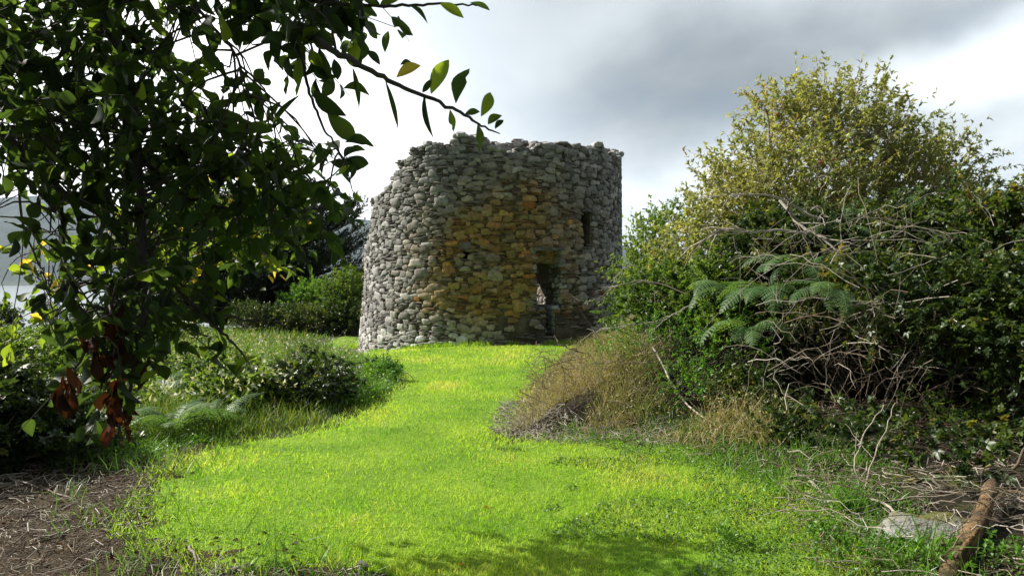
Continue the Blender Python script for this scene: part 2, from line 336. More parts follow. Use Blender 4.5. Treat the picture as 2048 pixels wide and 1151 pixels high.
lum = math_('MULTIPLY_ADD', math_('SUBTRACT', cn.outputs['Fac'], .5), .42, .42)
for (px, py, wx, wz, am) in [(60, 250, .80, .7, .5), (430, 230, .30, .36, .30), (760, 380, .22, .2, .22), (2000, 150, .19, .10, .36), (1330, 425, .32, .11, .22), (1850, 10, .45, .1, -.10),
                             (1480, 190, .38, .15, -.20), (1880, 262, .24, .07, -.16), (1100, 60, .36, .2, -.07), (2300, 330, .4, .12, .1)]:
    lum = math_('MULTIPLY_ADD', lobe(px, py, wx, wz), am, lum)
sd = nd(nt, 'ShaderNodeVectorMath', operation='DOT_PRODUCT'); L(tc.outputs['Generated'], sd.inputs[0]); sd.inputs[1].default_value = tuple(sdir)
lum = math_('MULTIPLY_ADD', math_('POWER', math_('MAXIMUM', sd.outputs['Value'], 0), 14), .6, lum)
back = nd(nt, 'ShaderNodeMapRange', interpolation_type='SMOOTHSTEP'); back.inputs[1].default_value = -.45; back.inputs[2].default_value = .6; back.inputs[3].default_value = .2; back.inputs[4].default_value = 1; L(sx.outputs[1], back.inputs[0])
lum = math_('MAXIMUM', math_('MULTIPLY', lum, back.outputs[0]), .12)     # added dimming of the sky behind the viewer, cuts fill on near faces
cc = ramp(nt, lum, [(0, (0, 0, 0)), (.2, (.175, .197, .215)), (.5, (.47, .505, .53)), (1, (1, 1, 1))])
cs = nd(nt, 'ShaderNodeVectorMath', operation='SCALE'); L(cc, cs.inputs[0]); L(math_('MAXIMUM', lum, 1.0), cs.inputs['Scale'])
b2 = nd(nt, 'ShaderNodeBackground', Strength=1.0); L(cs.outputs[0], b2.inputs[0])
mx = nd(nt, 'ShaderNodeMixShader'); L(b1.outputs[0], mx.inputs[1]); L(b2.outputs[0], mx.inputs[2])
fr = nd(nt, 'ShaderNodeMapRange'); fr.inputs[1].default_value = .3; fr.inputs[2].default_value = .5; fr.inputs[3].default_value = .82; fr.inputs[4].default_value = 1; L(cn.outputs['Fac'], fr.inputs[0])
L(fr.outputs[0], mx.inputs[0]); L(mx.outputs[0], wo.inputs[0])
sc.view_settings.view_transform = 'Standard'; sc.view_settings.look = 'None'; sc.view_settings.gamma = 1; sc.view_settings.exposure = .98
sc.cycles.max_bounces = 7; sc.cycles.diffuse_bounces = 4; sc.cycles.transmission_bounces = 4; sc.cycles.transparent_max_bounces = 4; sc.cycles.volume_bounces = 0
sc.cycles.use_denoising = True; sc.cycles.sample_clamp_indirect = 6

# ------------------------------------------------------------------ ground, lawn, lake, hills
def axis(a, b, step, far):
    mid = list(np.arange(a, b + 1e-6, step)); lo = []; hi = []; s = step; v = a
    while v > -far: s *= 1.16; v -= s; lo.append(v)
    s = step; v = b
    while v < far: s *= 1.16; v += s; hi.append(v)
    return np.array(lo[::-1] + mid + hi)
def grid_mesh(name, xs, ys, zf, mat, keep=None):
    X, Y = np.meshgrid(xs, ys); Z = zf(X, Y); nx, ny = len(xs), len(ys)
    i = np.arange(ny - 1)[:, None] * nx + np.arange(nx - 1)[None]
    f = np.stack([i, i + 1, i + nx + 1, i + nx], -1)
    if keep is not None: f = f[keep(X, Y)]
    f = f.reshape(-1, 4); mb = MB(); V = np.stack([X, Y, Z], -1).reshape(-1, 3)
    u, inv = np.unique(f.ravel(), return_inverse=True)
    mb.add(V[u], inv.reshape(-1, 4)); return mb.build(name, mat)
g = grid_mesh('ground', axis(-18, 13, .3, 6000), axis(-7, 42, .3, 6000), gz, M['ground']); tag(g, kind='structure')
PXL = [(420, 1600), (420, 1160), (300, 1120), (228, 1080), (262, 1000), (330, 918), (420, 890), (560, 870), (650, 851), (695, 824), (745, 808), (795, 772), (803, 746), (785, 728),
       (735, 716), (690, 702), (640, 692), (600, 690), (640, 680), (700, 671)]
PXR = [(1165, 690), (1130, 715), (1085, 755), (1060, 800), (1035, 850), (1015, 880), (1100, 868), (1200, 850), (1300, 856), (1400, 893), (1500, 932), (1600, 985), (1680, 1050), (1740, 1151), (1760, 1600)]
GL = [gpt(*p) for p in PXL]; GR = [gpt(*p) for p in PXR]
LAWN = [(p[0], p[1]) for p in GL] + [(-5.2, 27), (-3, 28), (3, 28), (4.5, 21)] + [(p[0], p[1]) for p in GR] + [(1.9, 1.0), (1.8, -5), (-1.5, -5), (-1.3, 1.0)]
soil_hole = lambda x, y: ((x + 1.02) / .62) ** 2 + ((y - 3.62) / .34) ** 2 + .9 * (fbm(x * 4, y * 4, 61, 3) - .45)   # <1 inside the bare patch by the lawn's near edge
def lawn_in(x, y, m=0.0):
    j = .35 * (fbm(x * 3, y * 3, 41, 3) - .45); s = sdist(x, y, LAWN) + j
    return (s > m) & (soil_hole(x, y) > 1) & (np.hypot(x - TC[0], y - TC[1]) > TR + .5)
def cellkeep(X, Y): return lawn_in((X[:-1, :-1] + X[1:, 1:]) / 2, (Y[:-1, :-1] + Y[1:, 1:]) / 2)
lo = grid_mesh('lawn', np.arange(-6.5, 5, .07), np.arange(-3, 28.5, .07), lambda x, y: gz(x, y) - .012 + .034 * sstep(-.02, .3, np.minimum(sdist(x, y, LAWN) + .35 * (fbm(x * 3, y * 3, 41, 3) - .45), .5 * (soil_hole(x, y) - 1))), M['lawn'], cellkeep); tag(lo, kind='structure')
pr = lambda x, y: np.hypot(x - TC[0], y - TC[1])
pk = lambda X, Y: (lambda x, y: (pr(x, y) < TR + .75 + 1.1 * np.exp(-((x + 5.4) / .9) ** 2) + .25 * (fbm(x * 2, y * 2, 5, 3) - .5)) & (pr(x, y) > TR - .7))((X[:-1, :-1] + X[1:, 1:]) / 2, (Y[:-1, :-1] + Y[1:, 1:]) / 2)
po = grid_mesh('path', np.arange(-8, 6.5, .1), np.arange(18.5, 32, .1), lambda x, y: gz(x, y) + .012, M['gravel'], pk); tag(po, kind='structure')
SOIL = [(p[0], p[1]) for p in (gpt(-500, 1700), gpt(-350, 1000), gpt(-100, 975), gpt(0, 955), gpt(140, 922), gpt(330, 905), gpt(430, 885), gpt(470, 900), gpt(380, 960), gpt(340, 1030), gpt(380, 1070), gpt(620, 1075), gpt(700, 1130), gpt(720, 1600))]
sk = lambda X, Y: (lambda x, y: sdist(x, y, SOIL) + .3 * (fbm(x * 3, y * 3, 77, 3) - .45) > 0)((X[:-1, :-1] + X[1:, 1:]) / 2, (Y[:-1, :-1] + Y[1:, 1:]) / 2)
bs = grid_mesh('bare_soil', np.arange(-5.5, .3, .06), np.arange(1.0, 9, .06), lambda x, y: gz(x, y) + .012 + .035 * (fbm(x * 6, y * 6, 15, 3) - .4), M['soil'], sk); tag(bs, kind='structure')
lk = grid_mesh('lake', np.linspace(-6000, 6000, 13), np.linspace(-6000, 6000, 13), lambda x, y: 0 * x - 46.5, M['water']); tag(lk, kind='structure')
# far shore: ridges
def hill_h(a, r):
    px = 1024 + F * np.tan(np.clip(a, -1.2, 1.2))
    top = np.interp(px, [-2500, -800, -200, 60, 300, 500, 700, 760, 1000, 1255, 1300, 1400, 1700, 2300, 4000], [330, 300, 255, 265, 250, 215, 240, 225, 150, 128, 85, 30, 60, 110, 150])
    t = (r - 2650) / 2500
    prof = np.where(t < .55, sstep(0, .6, t) * .98, 1 - .55 * sstep(.55, 1, t))
    n = fbm(a * 9 + 40, r * .0012, 55, 5)
    return -47.5 + np.where(t > 0, prof * top * 1.5 * (.84 + .28 * n) - 2, -6)
A_ = np.linspace(-1.35, 1.35, 420); R_ = np.linspace(2560, 5600, 70); AA, RR = np.meshgrid(A_, R_)
nx = len(A_); i = np.arange(len(R_) - 1)[:, None] * nx + np.arange(nx - 1)[None]
hm = MB(); hm.add(np.stack([RR * np.sin(AA), RR * np.cos(AA), hill_h(AA, RR)], -1), np.stack([i, i + 1, i + nx + 1, i + nx], -1).reshape(-1, 4))
tag(hm.build('hills', M['hill']), kind='structure')
# the air over the lake
hz = MB(); x0, x1, y0, y1, z0, z1 = -6600, 6600, -6600, 6600, -60, 640
hz.add([(x0, y0, z0), (x1, y0, z0), (x1, y1, z0), (x0, y1, z0), (x0, y0, z1), (x1, y0, z1), (x1, y1, z1), (x0, y1, z1)], np.array([(0, 3, 2, 1), (4, 5, 6, 7), (0, 1, 5, 4), (1, 2, 6, 5), (2, 3, 7, 6), (3, 0, 4, 7)]))
hmz, hnt, hout = newmat('haze'); pv = hnt.nodes.new('ShaderNodeVolumePrincipled'); pv.inputs['Color'].default_value = (.66, .82, 1, 1); pv.inputs['Density'].default_value = HAZE; pv.inputs['Anisotropy'].default_value = .2
hnt.links.new(pv.outputs[0], hout.inputs['Volume'])
if HAZE > 0: tag(hz.build('haze', hmz, smooth=False), kind='stuff')

# ------------------------------------------------------------------ the round tower
WT = 1.35
PH = [-180, -165, -150, -138, -128, -108, -96, -84, -78, -70, -65, -62.5, -60, -58.5, -53, -47.3, -47, -43, -42.8, -38.5, -38.3, -33, -32.8, -28, -26, -20, -10, -2, 1, 5, 10, 17, 21, 30, 45, 58, 63, 65, 70, 76, 90, 110, 130, 150, 165, 180]
PZ = [6.5, 6.2, 5.5, 4.9, 4.6, 4.0, 2.4, 2.0, 2.1, 2.25, 2.5, 2.7, 3.3, 3.8, 3.9, 3.96, 4.15, 4.2, 4.5, 4.57, 4.85, 4.9, 5.15, 5.22, 5.36, 5.28, 5.4, 5.34, 5.2, 5.05, 5.0, 5.08, 5.24, 5.24, 5.3, 5.36, 5.3, 5.08, 5.3, 5.42, 5.6, 5.9, 6.2, 6.4, 6.6, 6.5]
def top_z(ph):
    d = (np.degrees(ph) + 180) % 360 - 180
    return np.interp(d, PH, PZ) + .2 * (vn(d * .33, 0 * d, 301) - .5) + .08 * (vn(d * .9, 0 * d, 302) - .5)
def rad(z): return TR + .16 * np.clip((1.2 - z) / 2.2, 0, 1) ** 1.6 - .012 * np.clip(z, 0, 6) * 1.0
def tw(ph, z, r): return np.stack([TC[0] + r * np.sin(ph), TC[1] - r * np.cos(ph), z + 0 * r], -1)
ZB = -1.5
def open_at(ph, z, jag=0.0):
    d = np.degrees(ph); o = np.zeros(np.shape(d), bool)
    j = jag * (vn(z * 5, z * 0 + 3, 8) - .5)
    o |= (d > 18.0 + j) & (d < 28.6 + j) & (z > .45) & (z < 2.16)          # ruined doorway
    o |= (d > 21.4 + j) & (d < 25.4 - .0 + j) & (z > -.32) & (z <= .45)    # broken sill
    o |= (d > 38.9) & (d < 43.6) & (z > 2.3) & (z < 3.34)                  # slit window
    o |= (d > -9.9) & (d < -8.0) & (z > 1.9) & (z < 2.2)                   # putlog hole
    o |= (d > 17.4) & (d < 18.8) & (z > 3.52) & (z < 3.74)
    return o
def core():
    nph, dz = 420, .07; ph = np.arange(nph) * 2 * PI / nph - PI; zc = np.arange(ZB, 7.0, dz); nz = len(zc)
    phc = ph + PI / nph; P2, Z2 = np.meshgrid(phc, zc + dz / 2)
    jt = .35 * (vn(np.degrees(P2) * .35, Z2 * .01, 4) - .5)
    solid = (Z2 < top_z(P2) - .06 + jt * .5) & ~open_at(P2, Z2)
    inner_open = solid.copy()
    Pv, Zv = np.meshgrid(ph, np.append(zc, zc[-1] + dz))
    nzl = .05 * (fbm(np.degrees(Pv) * .25, Zv * 4, 2, 4) - .5)
    nzl[:, :] = nzl
    V = [tw(Pv, Zv, rad(Zv) - .035 + nzl), tw(Pv, Zv, rad(Zv) - WT + .06 * (fbm(np.degrees(Pv) * .2 + 50, Zv * 4, 12, 4) - .5))]
    W = np.concatenate([v.reshape(-1, 3) for v in V]); off = (nz + 1) * nph
    I = lambda a, b, s: a * nph + (b % nph) + s * off
    F_ = []
    for a, b in np.argwhere(solid):
        F_.append((I(a, b, 0), I(a, b + 1, 0), I(a + 1, b + 1, 0), I(a + 1, b, 0)))
        F_.append((I(a, b + 1, 1), I(a, b, 1), I(a + 1, b, 1), I(a + 1, b + 1, 1)))
        if a + 1 == nz or not solid[a + 1, b]: F_.append((I(a + 1, b, 0), I(a + 1, b + 1, 0), I(a + 1, b + 1, 1), I(a + 1, b, 1)))
        if a and not solid[a - 1, b]: F_.append((I(a, b + 1, 0), I(a, b, 0), I(a, b, 1), I(a, b + 1, 1)))
        if not solid[a, (b + 1) % nph]: F_.append((I(a, b + 1, 0), I(a, b + 1, 1), I(a + 1, b + 1, 1), I(a + 1, b + 1, 0)))
        if not solid[a, b - 1]: F_.append((I(a, b, 1), I(a, b, 0), I(a + 1, b, 0), I(a + 1, b, 1)))
    f = np.array(F_); u, inv = np.unique(f.ravel(), return_inverse=True)
    mb = MB(); mb.add(W[u], inv.reshape(-1, 4)); return mb
def cube_sphere(n=4):
    V = {}; Fq = []
    def vid(p):
        k = tuple(np.round(p, 5))
        if k not in V: V[k] = len(V)
        return V[k]
    t = np.linspace(-1, 1, n + 1)
    for ax in range(3):
        for sg in (-1, 1):
            for i in range(n):
                for j in range(n):
                    q = []
                    for (a, b) in ((i, j), (i + 1, j), (i + 1, j + 1), (i, j + 1)):
                        p = [0, 0, 0]; p[ax] = sg; p[(ax + 1) % 3] = t[a]; p[(ax + 2) % 3] = t[b]; q.append(vid(p))
                    Fq.append(q if sg > 0 else q[::-1])
    return np.array(list(V.keys())), np.array(Fq)
CV, CF = cube_sphere(4)
def stone_t(e, seed, rough):
    r = np.random.default_rng(seed); p = (np.abs(CV) ** e).sum(1) ** (1 / e); v = CV / p[:, None]
    for k in range(3):
        d = r.normal(size=3) * (1.6 + k); ph = r.random() * 6; v = v * (1 + rough * .6 / (k + 1) * np.sin(v @ d + ph))[:, None]
    cut = nrm(r.normal(size=3) * [1, .4, 1]); s = v @ cut; v = v - np.clip(s - .72, 0, 1)[:, None] * cut * .8
    return v + r.normal(size=v.shape) * rough * .12
ROUND = [stone_t(2.7 + (s % 4) * .6, 100 + s, .2) for s in range(10)]
BLOCK = [stone_t(4.5 + (s % 3), 200 + s, .2) for s in range(8)]
def stone_colour(d, z, n):
    u = rng.random(n); c = np.empty((n, 3))
    grey = np.stack([.22 + .17 * rng.random(n)] * 3, -1) * np.array([1, .975, .92])
    och = .88 * sstep(56, -6, np.abs(d - 8) + 26 * (fbm(d * .09, z * 1.1, 77, 3) - .45)) * sstep(-.6, .6, z) * sstep(5.2, 2.6, z + 1.5 * (fbm(d * .07, z * .5, 78, 2) - .4))
    ochre = np.stack([.31 + .13 * rng.random(n), .19 + .07 * rng.random(n), .05 + .03 * rng.random(n)], -1)
    olive = np.stack([.22 + .06 * rng.random(n), .165 + .05 * rng.random(n), .085 + .03 * rng.random(n)], -1)
    st = fbm(d * .12, z * 1.6, 333, 3); mixo = np.clip(och * (.9 + 1.8 * (st - .25)) * (.75 + .6 * u), 0, .97)[:, None]; tone = np.clip((st - .3) * 2.5 + .5 * (rng.random(n) - .5), 0, 1)[:, None]
    c = grey * (1 - mixo) + (ochre * tone + olive * (1 - tone)) * mixo
    pale = sstep(.2, -.4, z) * sstep(14, -10, d); c = c * (1 + .75 * pale * rng.random(n))[:, None]
    hot = (rng.random(n) < .03 * och); c[hot] = np.array([.36, .17, .045]) * (.8 + .4 * rng.random((hot.sum(), 1)))
    return np.clip(c * (.74 + .62 * rng.random(n))[:, None], .03, .62)
def place(mb, a0, a1, tries, inside=False, seed=3, kinds=None):
    rs = np.random.default_rng(seed); res = .02; S0 = math.radians(a0) * TR; S1 = math.radians(a1) * TR
    nw = int((S1 - S0) / res); nh = int((7 - ZB) / res); occ = np.zeros((nh, nw), bool)
    got = []
    for (wl, wh, hl, hh, nt_) in kinds or [(.30, .44, .17, .25, tries * .10), (.21, .36, .12, .19, tries * .9), (.16, .29, .09, .145, tries * 2.3), (.25, .5, .04, .075, tries * 5), (.18, .3, .10, .16, tries * 1.2), (.12, .2, .08, .12, tries * 3), (.22, .46, .035, .065, tries * 8), (.09, .2, .03, .06, tries * 14)]:
        nn = int(nt_ * (a1 - a0) / 200)
        for s, z, uw, uh in rs.random((nn, 4)):
            w_ = wl + (wh - wl) * uw; h_ = hl + (hh - hl) * uh
            i0 = int(z * nh); j0 = int(s * nw); i1 = i0 + max(1, int(h_ / res * .93)); j1 = j0 + max(1, int(w_ / res * .93))
            if i1 >= nh or j1 >= nw or occ[i0:i1, j0:j1].any(): continue
            zc = ZB + (i0 + i1) / 2 * res; ph = (S0 + (j0 + j1) / 2 * res) / TR; hw = w_ / 2 / TR * .7
            if zc + h_ * .3 > float(top_z(ph)): continue
            pp = np.array([ph - hw, ph, ph + hw, ph, ph, ph - hw, ph + hw, ph - hw, ph + hw]); zz = np.array([zc, zc, zc, zc - h_ * .42, zc + h_ * .42, zc - h_ * .4, zc - h_ * .4, zc + h_ * .4, zc + h_ * .4])
            if open_at(pp, zz).any(): continue
            occ[i0:i1, j0:j1] = True; got.append((ph, zc, w_, h_))
    G_ = np.array(got); n = len(G_); d = np.degrees(G_[:, 0]); slate = G_[:, 3] < .09
    plaster = (d > 3) & (d < 44) & (G_[:, 1] < .35) if not inside else np.zeros(n, bool)
    cols = stone_colour(d, G_[:, 1], n); cols[slate] *= np.array([.62, .6, .58])
    if not inside: plaster |= (d < -70) & (G_[:, 1] > .1) & (G_[:, 1] < 2.1)
    keep = ~(plaster & (rng.random(n) < .75)); 
    idx = np.where(keep)[0]; tid = rng.integers(0, 18, n)
    for t in range(18):
        q = idx[(tid[idx] == t)]
        if len(q) == 0: continue
        T = ROUND[t] if t < 10 else BLOCK[t - 10]
        ph, z, w_, h_ = G_[q].T; r = rad(z) if not inside else rad(z) - WT
        out_ = np.stack([np.sin(ph), -np.cos(ph), 0 * ph], -1) * (-1 if inside else 1); tan = np.stack([np.cos(ph), np.sin(ph), 0 * ph], -1)
        tilt = rng.normal(size=len(q)) * np.where(h_ < .09, .05, .14); upv = np.array([0, 0, 1.]) + tan * tilt[:, None]; tan = tan - np.array([0, 0, 1.]) * tilt[:, None]
        dep = np.where(h_ < .09, .11, np.minimum(w_, h_) * .34)
        c = tw(ph, z, r) - out_ * (dep * np.where(h_ < .09, .85, .62))[:, None]
        V = c[:, None] + tan[:, None] * (T[None, :, 0:1] * (w_ * .59)[:, None, None]) + upv[:, None] * (T[None, :, 2:3] * (h_ * .62)[:, None, None]) + out_[:, None] * (T[None, :, 1:2] * dep[:, None, None])
        k = len(T); fc = (CF[None] + (np.arange(len(q)) * k)[:, None, None]).reshape(-1, 4)
        mb.add(V.reshape(-1, 3), fc, np.repeat(rng.random(len(q)), k), np.repeat(cols[q], k, 0))
def rim_stones(mb):             # loose stones capping the broken wall-head
    n = 1500; ph = rng.uniform(-PI, PI, n); u = rng.random(n); r = TR - .1 - u * (WT - .25); z = top_z(ph) + rng.uniform(-.12, .03, n)
    for k in range(n):
        T = (ROUND + BLOCK)[rng.integers(0, 18)]; s = rng.uniform(.05, .13); a = rng.random() * 6
        v = T * np.array([s * 1.25, s, s * .7]); ca, sa = math.cos(a), math.sin(a); v = np.stack([v[:, 0] * ca - v[:, 1] * sa, v[:, 0] * sa + v[:, 1] * ca, v[:, 2]], -1)
        c = stone_colour(np.array([90.]), np.array([5.]), 1)[0] * 1.15
        mb.add(v + tw(ph[k], z[k], r[k]), CF, rng.random(), c)
tower = empty('round_tower', (TC[0], TC[1], float(gz(*TC))), 'ruined round stone tower with stepped broken top and a dark doorway', 'tower')
core().build('wall_core', M['mortar'], tower, smooth=False)
mb = MB(); place(mb, -135, 130, 1500); place(mb, 130, 225, 500, seed=9); rim_stones(mb); mb.build('stone_facing', M['stone'], tower, colour=True)
mb = MB(); place(mb, -180, 180, 1500, inside=True, seed=5, kinds=[(.3, .5, .18, .32, 2500), (.2, .34, .12, .2, 5000), (.12, .3, .04, .09, 7000)]); mb.build('inner_facing', M['stone'], tower, colour=True)
def jamb_stones(lo_, hi_, z0_, z1_, mb):
    for ang, sg in ((lo_, 1), (hi_, -1)):
        z = z0_
        while z < z1_:
            h_ = rng.uniform(.07, .2); r = TR - .02
            while r > TR - WT + .05:
                w_ = rng.uniform(.15, .4); a = math.radians(ang); T = (ROUND + BLOCK * 2)[rng.integers(0, 24)]
                rr = r - w_ / 2; nrmv = np.array([math.cos(a), math.sin(a), 0]) * sg; o_ = np.array([math.sin(a), -math.cos(a), 0])
                c = tw(a, z + h_ / 2, rr) - nrmv * (.10 - rng.uniform(0, .05)); v = c + o_ * T[:, 0:1] * w_ * .52 + np.array([0, 0, 1.]) * T[:, 2:3] * h_ * .53 + nrmv * T[:, 1:2] * .11
                mb.add(v, CF, rng.random(), stone_colour(np.array([80.]), np.array([1.]), 1)[0]); r -= w_
            z += h_
jb = MB(); jamb_stones(18.0, 28.6, .45, 2.15, jb); jamb_stones(21.4, 25.4, -.3, .45, jb); jb.build('doorway_jamb', M['stone'], tower, colour=True)
def slab(name, d0, d1, z, h, ro, ri, mat):
    n = 10; mb = MB(); a = np.radians(np.linspace(d0, d1, n)); V = []
    for k, t in enumerate(a):
        e = .012 * rng.normal(size=4)
        for (r_, zz) in ((ro, z), (ro, z + h), (ri, z + h), (ri, z)): V.append(tw(np.array(t), np.array(zz + e[0] * .5), np.array(r_ + e[1])))
    f = [(i * 4 + j, (i + 1) * 4 + j, (i + 1) * 4 + (j + 1) % 4, i * 4 + (j + 1) % 4) for i in range(n - 1) for j in range(4)] + [(0, 1, 2, 3), ((n - 1) * 4 + 3, (n - 1) * 4 + 2, (n - 1) * 4 + 1, (n - 1) * 4)]
    mb.add(np.array(V), np.array(f)); return mb.build(name, mat, tower, smooth=False)
slab('lintel', 16.6, 29.5, 2.17, .085, TR + .07, TR - 1.0, M['slab'])
slab('window_lintel', 38.8, 44.2, 3.35, .07, TR + .03, TR - .8, M['slab'])
slab('window_sill', 39.2, 43.8, 2.24, .06, TR + .03, TR - .9, M['slab'])
slab('putlog_lintel', -11, -6.9, 2.205, .2, TR + .03, TR - .5, M['slab'])
slab('doorstep', 20.0, 36.0, -.64, .12, TR + .45, TR - .1, M['slab'])
slab('door_shade_block', 17, 29.6, 1.2, .98, TR - .7, TR - 1.32, M['mortar'])  # added block, hides the lit inner wall to darken the upper doorway
# infill hanging behind the lintel
mb = MB()
for k in range(46):
    a = math.radians(rng.uniform(18.8, 27.8)); T = (ROUND + BLOCK)[rng.integers(0, 18)]; z = rng.uniform(1.84, 2.14)
    v = tw(np.array(a), np.array(z), np.array(TR - .42)) + T * np.array([.13, .1, rng.uniform(.04, .08)]); mb.add(v, CF, rng.random(), stone_colour(np.array([20.]), np.array([2.]), 1)[0])
mb.build('door_head_infill', M['stone'], tower, colour=True)

# ================================================================== vegetation
def in_rect(n, x0, x1, y0, y1): return np.stack([rng.uniform(x0, x1, n), rng.uniform(y0, y1, n)], -1)
def blades(mb, P, h, w, lean=.35, cols=None):
    n = len(P); b = rng.integers(0, len(BLADES), n); A = rdir(n) * lean; A[:, 2] = 1; N = rdir(n); N[:, 2] *= .2
    for k, (T, f) in enumerate(BLADES):
        q = b == k
        scatter(mb, T, f, P[q], A[q], N[q], np.broadcast_to(h, (n,))[q], np.broadcast_to(w, (n,))[q], None if cols is None else cols[q])
def on_ground(x, y, dz=0.0): return np.stack([x, y, gz(x, y) + dz], -1)
# ---- the mown lawn
def polar(n, a0, a1, d0, d1, p=1.0):       # denser near the path the visitor stands on
    a = rng.uniform(a0, a1, n); u = rng.random(n); d = d0 * (d1 / d0) ** (u ** p); return d * np.sin(a), d * np.cos(a), d
gm = MB()
x, y, d = polar(520000, R(-42), R(38), 2.2, 24)
k = lawn_in(x, y, -.05) & (pr(x, y) > TR + .6); x, y, d = x[k], y[k], d[k]
s = sdist(x, y, LAWN); pt = fbm(x * 1.0, y * .8, 71, 4); thin = fbm(x * 2.6, y * 2.6, 73, 3)
right = sstep(.7, 2.0, x) * sstep(9, 6, y)              # mossy, thinner turf under the hedge
keep = rng.random(len(x)) < np.clip(.25 + s * 1.6, 0, 1) * np.clip(1.25 - .8 * right * (thin > .45), .3, 1)
x, y, d, pt, s, right, thin = x[keep], y[keep], d[keep], pt[keep], s[keep], right[keep], thin[keep]
h = .02 + .022 * rng.random(len(x)) + .12 * np.clip(pt - .42, 0, 1) + .05 * rng.random(len(x)) ** 6 + .03 * np.exp(-(s / .12) ** 2)
wd = np.clip(.0016 + .00062 * d, .003, .012) * rng.uniform(.7, 1.3, len(x))
blades(gm, on_ground(x, y, .012), .7 * h * (1 + .03 * d), wd, .7, np.clip(.5 + 1.9 * (pt - .45) + .8 * (thin - .45) + .2 * rng.normal(size=len(x)), 0, 1) * np.where(rng.random(len(x)) < .012, 1.6, 1))
an_ = rng.uniform(-PI * .55, PI * .5, 9000); rr_ = TR + .14 + np.abs(rng.normal(size=9000)) * .16; xb, yb = TC[0] + rr_ * np.sin(an_), TC[1] - rr_ * np.cos(an_); kb = fbm(xb * 1.5, yb * 1.5, 7, 3) > .44
blades(gm, on_ground(xb[kb], yb[kb]), rng.uniform(.05, .22, kb.sum()), .014, .5, rng.uniform(.1, .7, kb.sum()))
tag(gm.build('grass', M['grass']), kind='stuff')
# ---- clover and moss in the thin turf on the right
cm = MB(); x = rng.uniform(-.8, 3.6, 70000); y = rng.uniform(3.0, 7.6, 70000); den = fbm(x * 2.2, y * 2.2, 91, 3) - .22 + .47 * sstep(-.4, 2, x) - .3 * sstep(.3, 1.3, sdist(x, y, HEDGE))
k = (sdist(x, y, HEDGE) < 1.3) & (den > .5); x, y = x[k], y[k]
P = on_ground(x, y, .02 + .02 * rng.random(len(x))); A = rdir(len(P)); A[:, 2] = np.abs(A[:, 2]) * .4; N = rdir(len(P), 1.4)
scatter(cm, SMALL[0], SMALL[1], P, A, N, rng.uniform(.012, .024, len(P)), rng.uniform(.012, .02, len(P))); tag(cm.build('clover', M['clover']), kind='stuff')
# ---- tall meadow grass beyond the left edge and on the slopes
def vegmask(x, y, m=.1): return (sdist(x, y, LAWN) < -m) & (pr(x, y) > TR + .9) & (sdist(x, y, HEDGE) < 0)
mm = MB(); x, y, d = polar(120000, R(-48), R(-6), 7, 46); k = vegmask(x, y) & (sdist(x, y, SOIL) < -.2); x, y, d = x[k], y[k], d[k]
pt = fbm(x * .5, y * .5, 81, 3); k = rng.random(len(x)) < np.clip((pt - .28) * 4, .12, 1); x, y, d, pt = x[k], y[k], d[k], pt[k]
edge = -sdist(x, y, LAWN)
blades(mm, on_ground(x, y), (.16 + .38 * rng.random(len(x)) ** 1.5) * np.clip(.35 + edge * .5, .3, 1), np.clip(.0009 * d, .005, .03), .45, np.clip(.2 + .9 * (pt - .3) + .25 * rng.normal(size=len(x)), 0, 1))
x, y, d = polar(40000, R(8), R(36), 9, 46); k = (sdist(x, y, LAWN) < -.3) & (pr(x, y) > TR + .9) & ((y > 12.5) | (x < 1.6)); x, y, d = x[k], y[k], d[k]
blades(mm, on_ground(x, y), .2 + .35 * rng.random(len(x)), np.clip(.0009 * d, .005, .03), .45)
tag(mm.build('meadow_grass', M['meadow']), kind='stuff')
fm = MB(); x, y, d = polar(4000, R(-40), R(-7), 8, 34); k = vegmask(x, y, .5) & (fbm(x * .6, y * .6, 88, 3) > .45); x, y = x[k], y[k]
P = on_ground(x, y, .35 + .25 * rng.random(len(x))); scatter(fm, SMALL[0], SMALL[1], P, rdir(len(P), .6), rdir(len(P)), rng.uniform(.04, .09, len(P)), rng.uniform(.02, .04, len(P)))
tag(fm.build('seed_heads', M['flower']), kind='stuff')
# ---- bright weeds by the bend of the lawn
def weed_patch(mb, px0, px1, py0, py1, n, h, poly_m=0.02, L=.05):
    p0 = in_rect(n, px0, px1, py0, py1); G_ = gpts(p0[:, 0], p0[:, 1]); ok = sdist(G_[:, 0], G_[:, 1], LAWN) < -poly_m
    for g_ in G_[ok]:
        hh = h * rng.uniform(.4, 1.1); m = 9; t = rng.random(m); A = rdir(m, .25); 
        P = g_ + np.stack([.05 * rng.normal(size=m), .05 * rng.normal(size=m), t * hh], -1)
        scatter(mb, SMALL[0], SMALL[1], P, A, rdir(m, 1.2), L * rng.uniform(.6, 1.3, m), L * .5 * rng.uniform(.7, 1.2, m))
        blades(mb, np.repeat(g_[None], 5, 0) + .04 * rng.normal(size=(5, 3)) * [1, 1, 0], hh * rng.uniform(.6, 1.2, 5), .008, .5)
wm = MB(); weed_patch(wm, 640, 800, 712, 812, 900, .22); weed_patch(wm, 380, 700, 690, 740, 420, .3); weed_patch(wm, 120, 430, 880, 925, 420, .13, L=.035); weed_patch(wm, 690, 790, 700, 740, 150, .15)
tag(wm.build('weeds', M['weed']), kind='stuff')

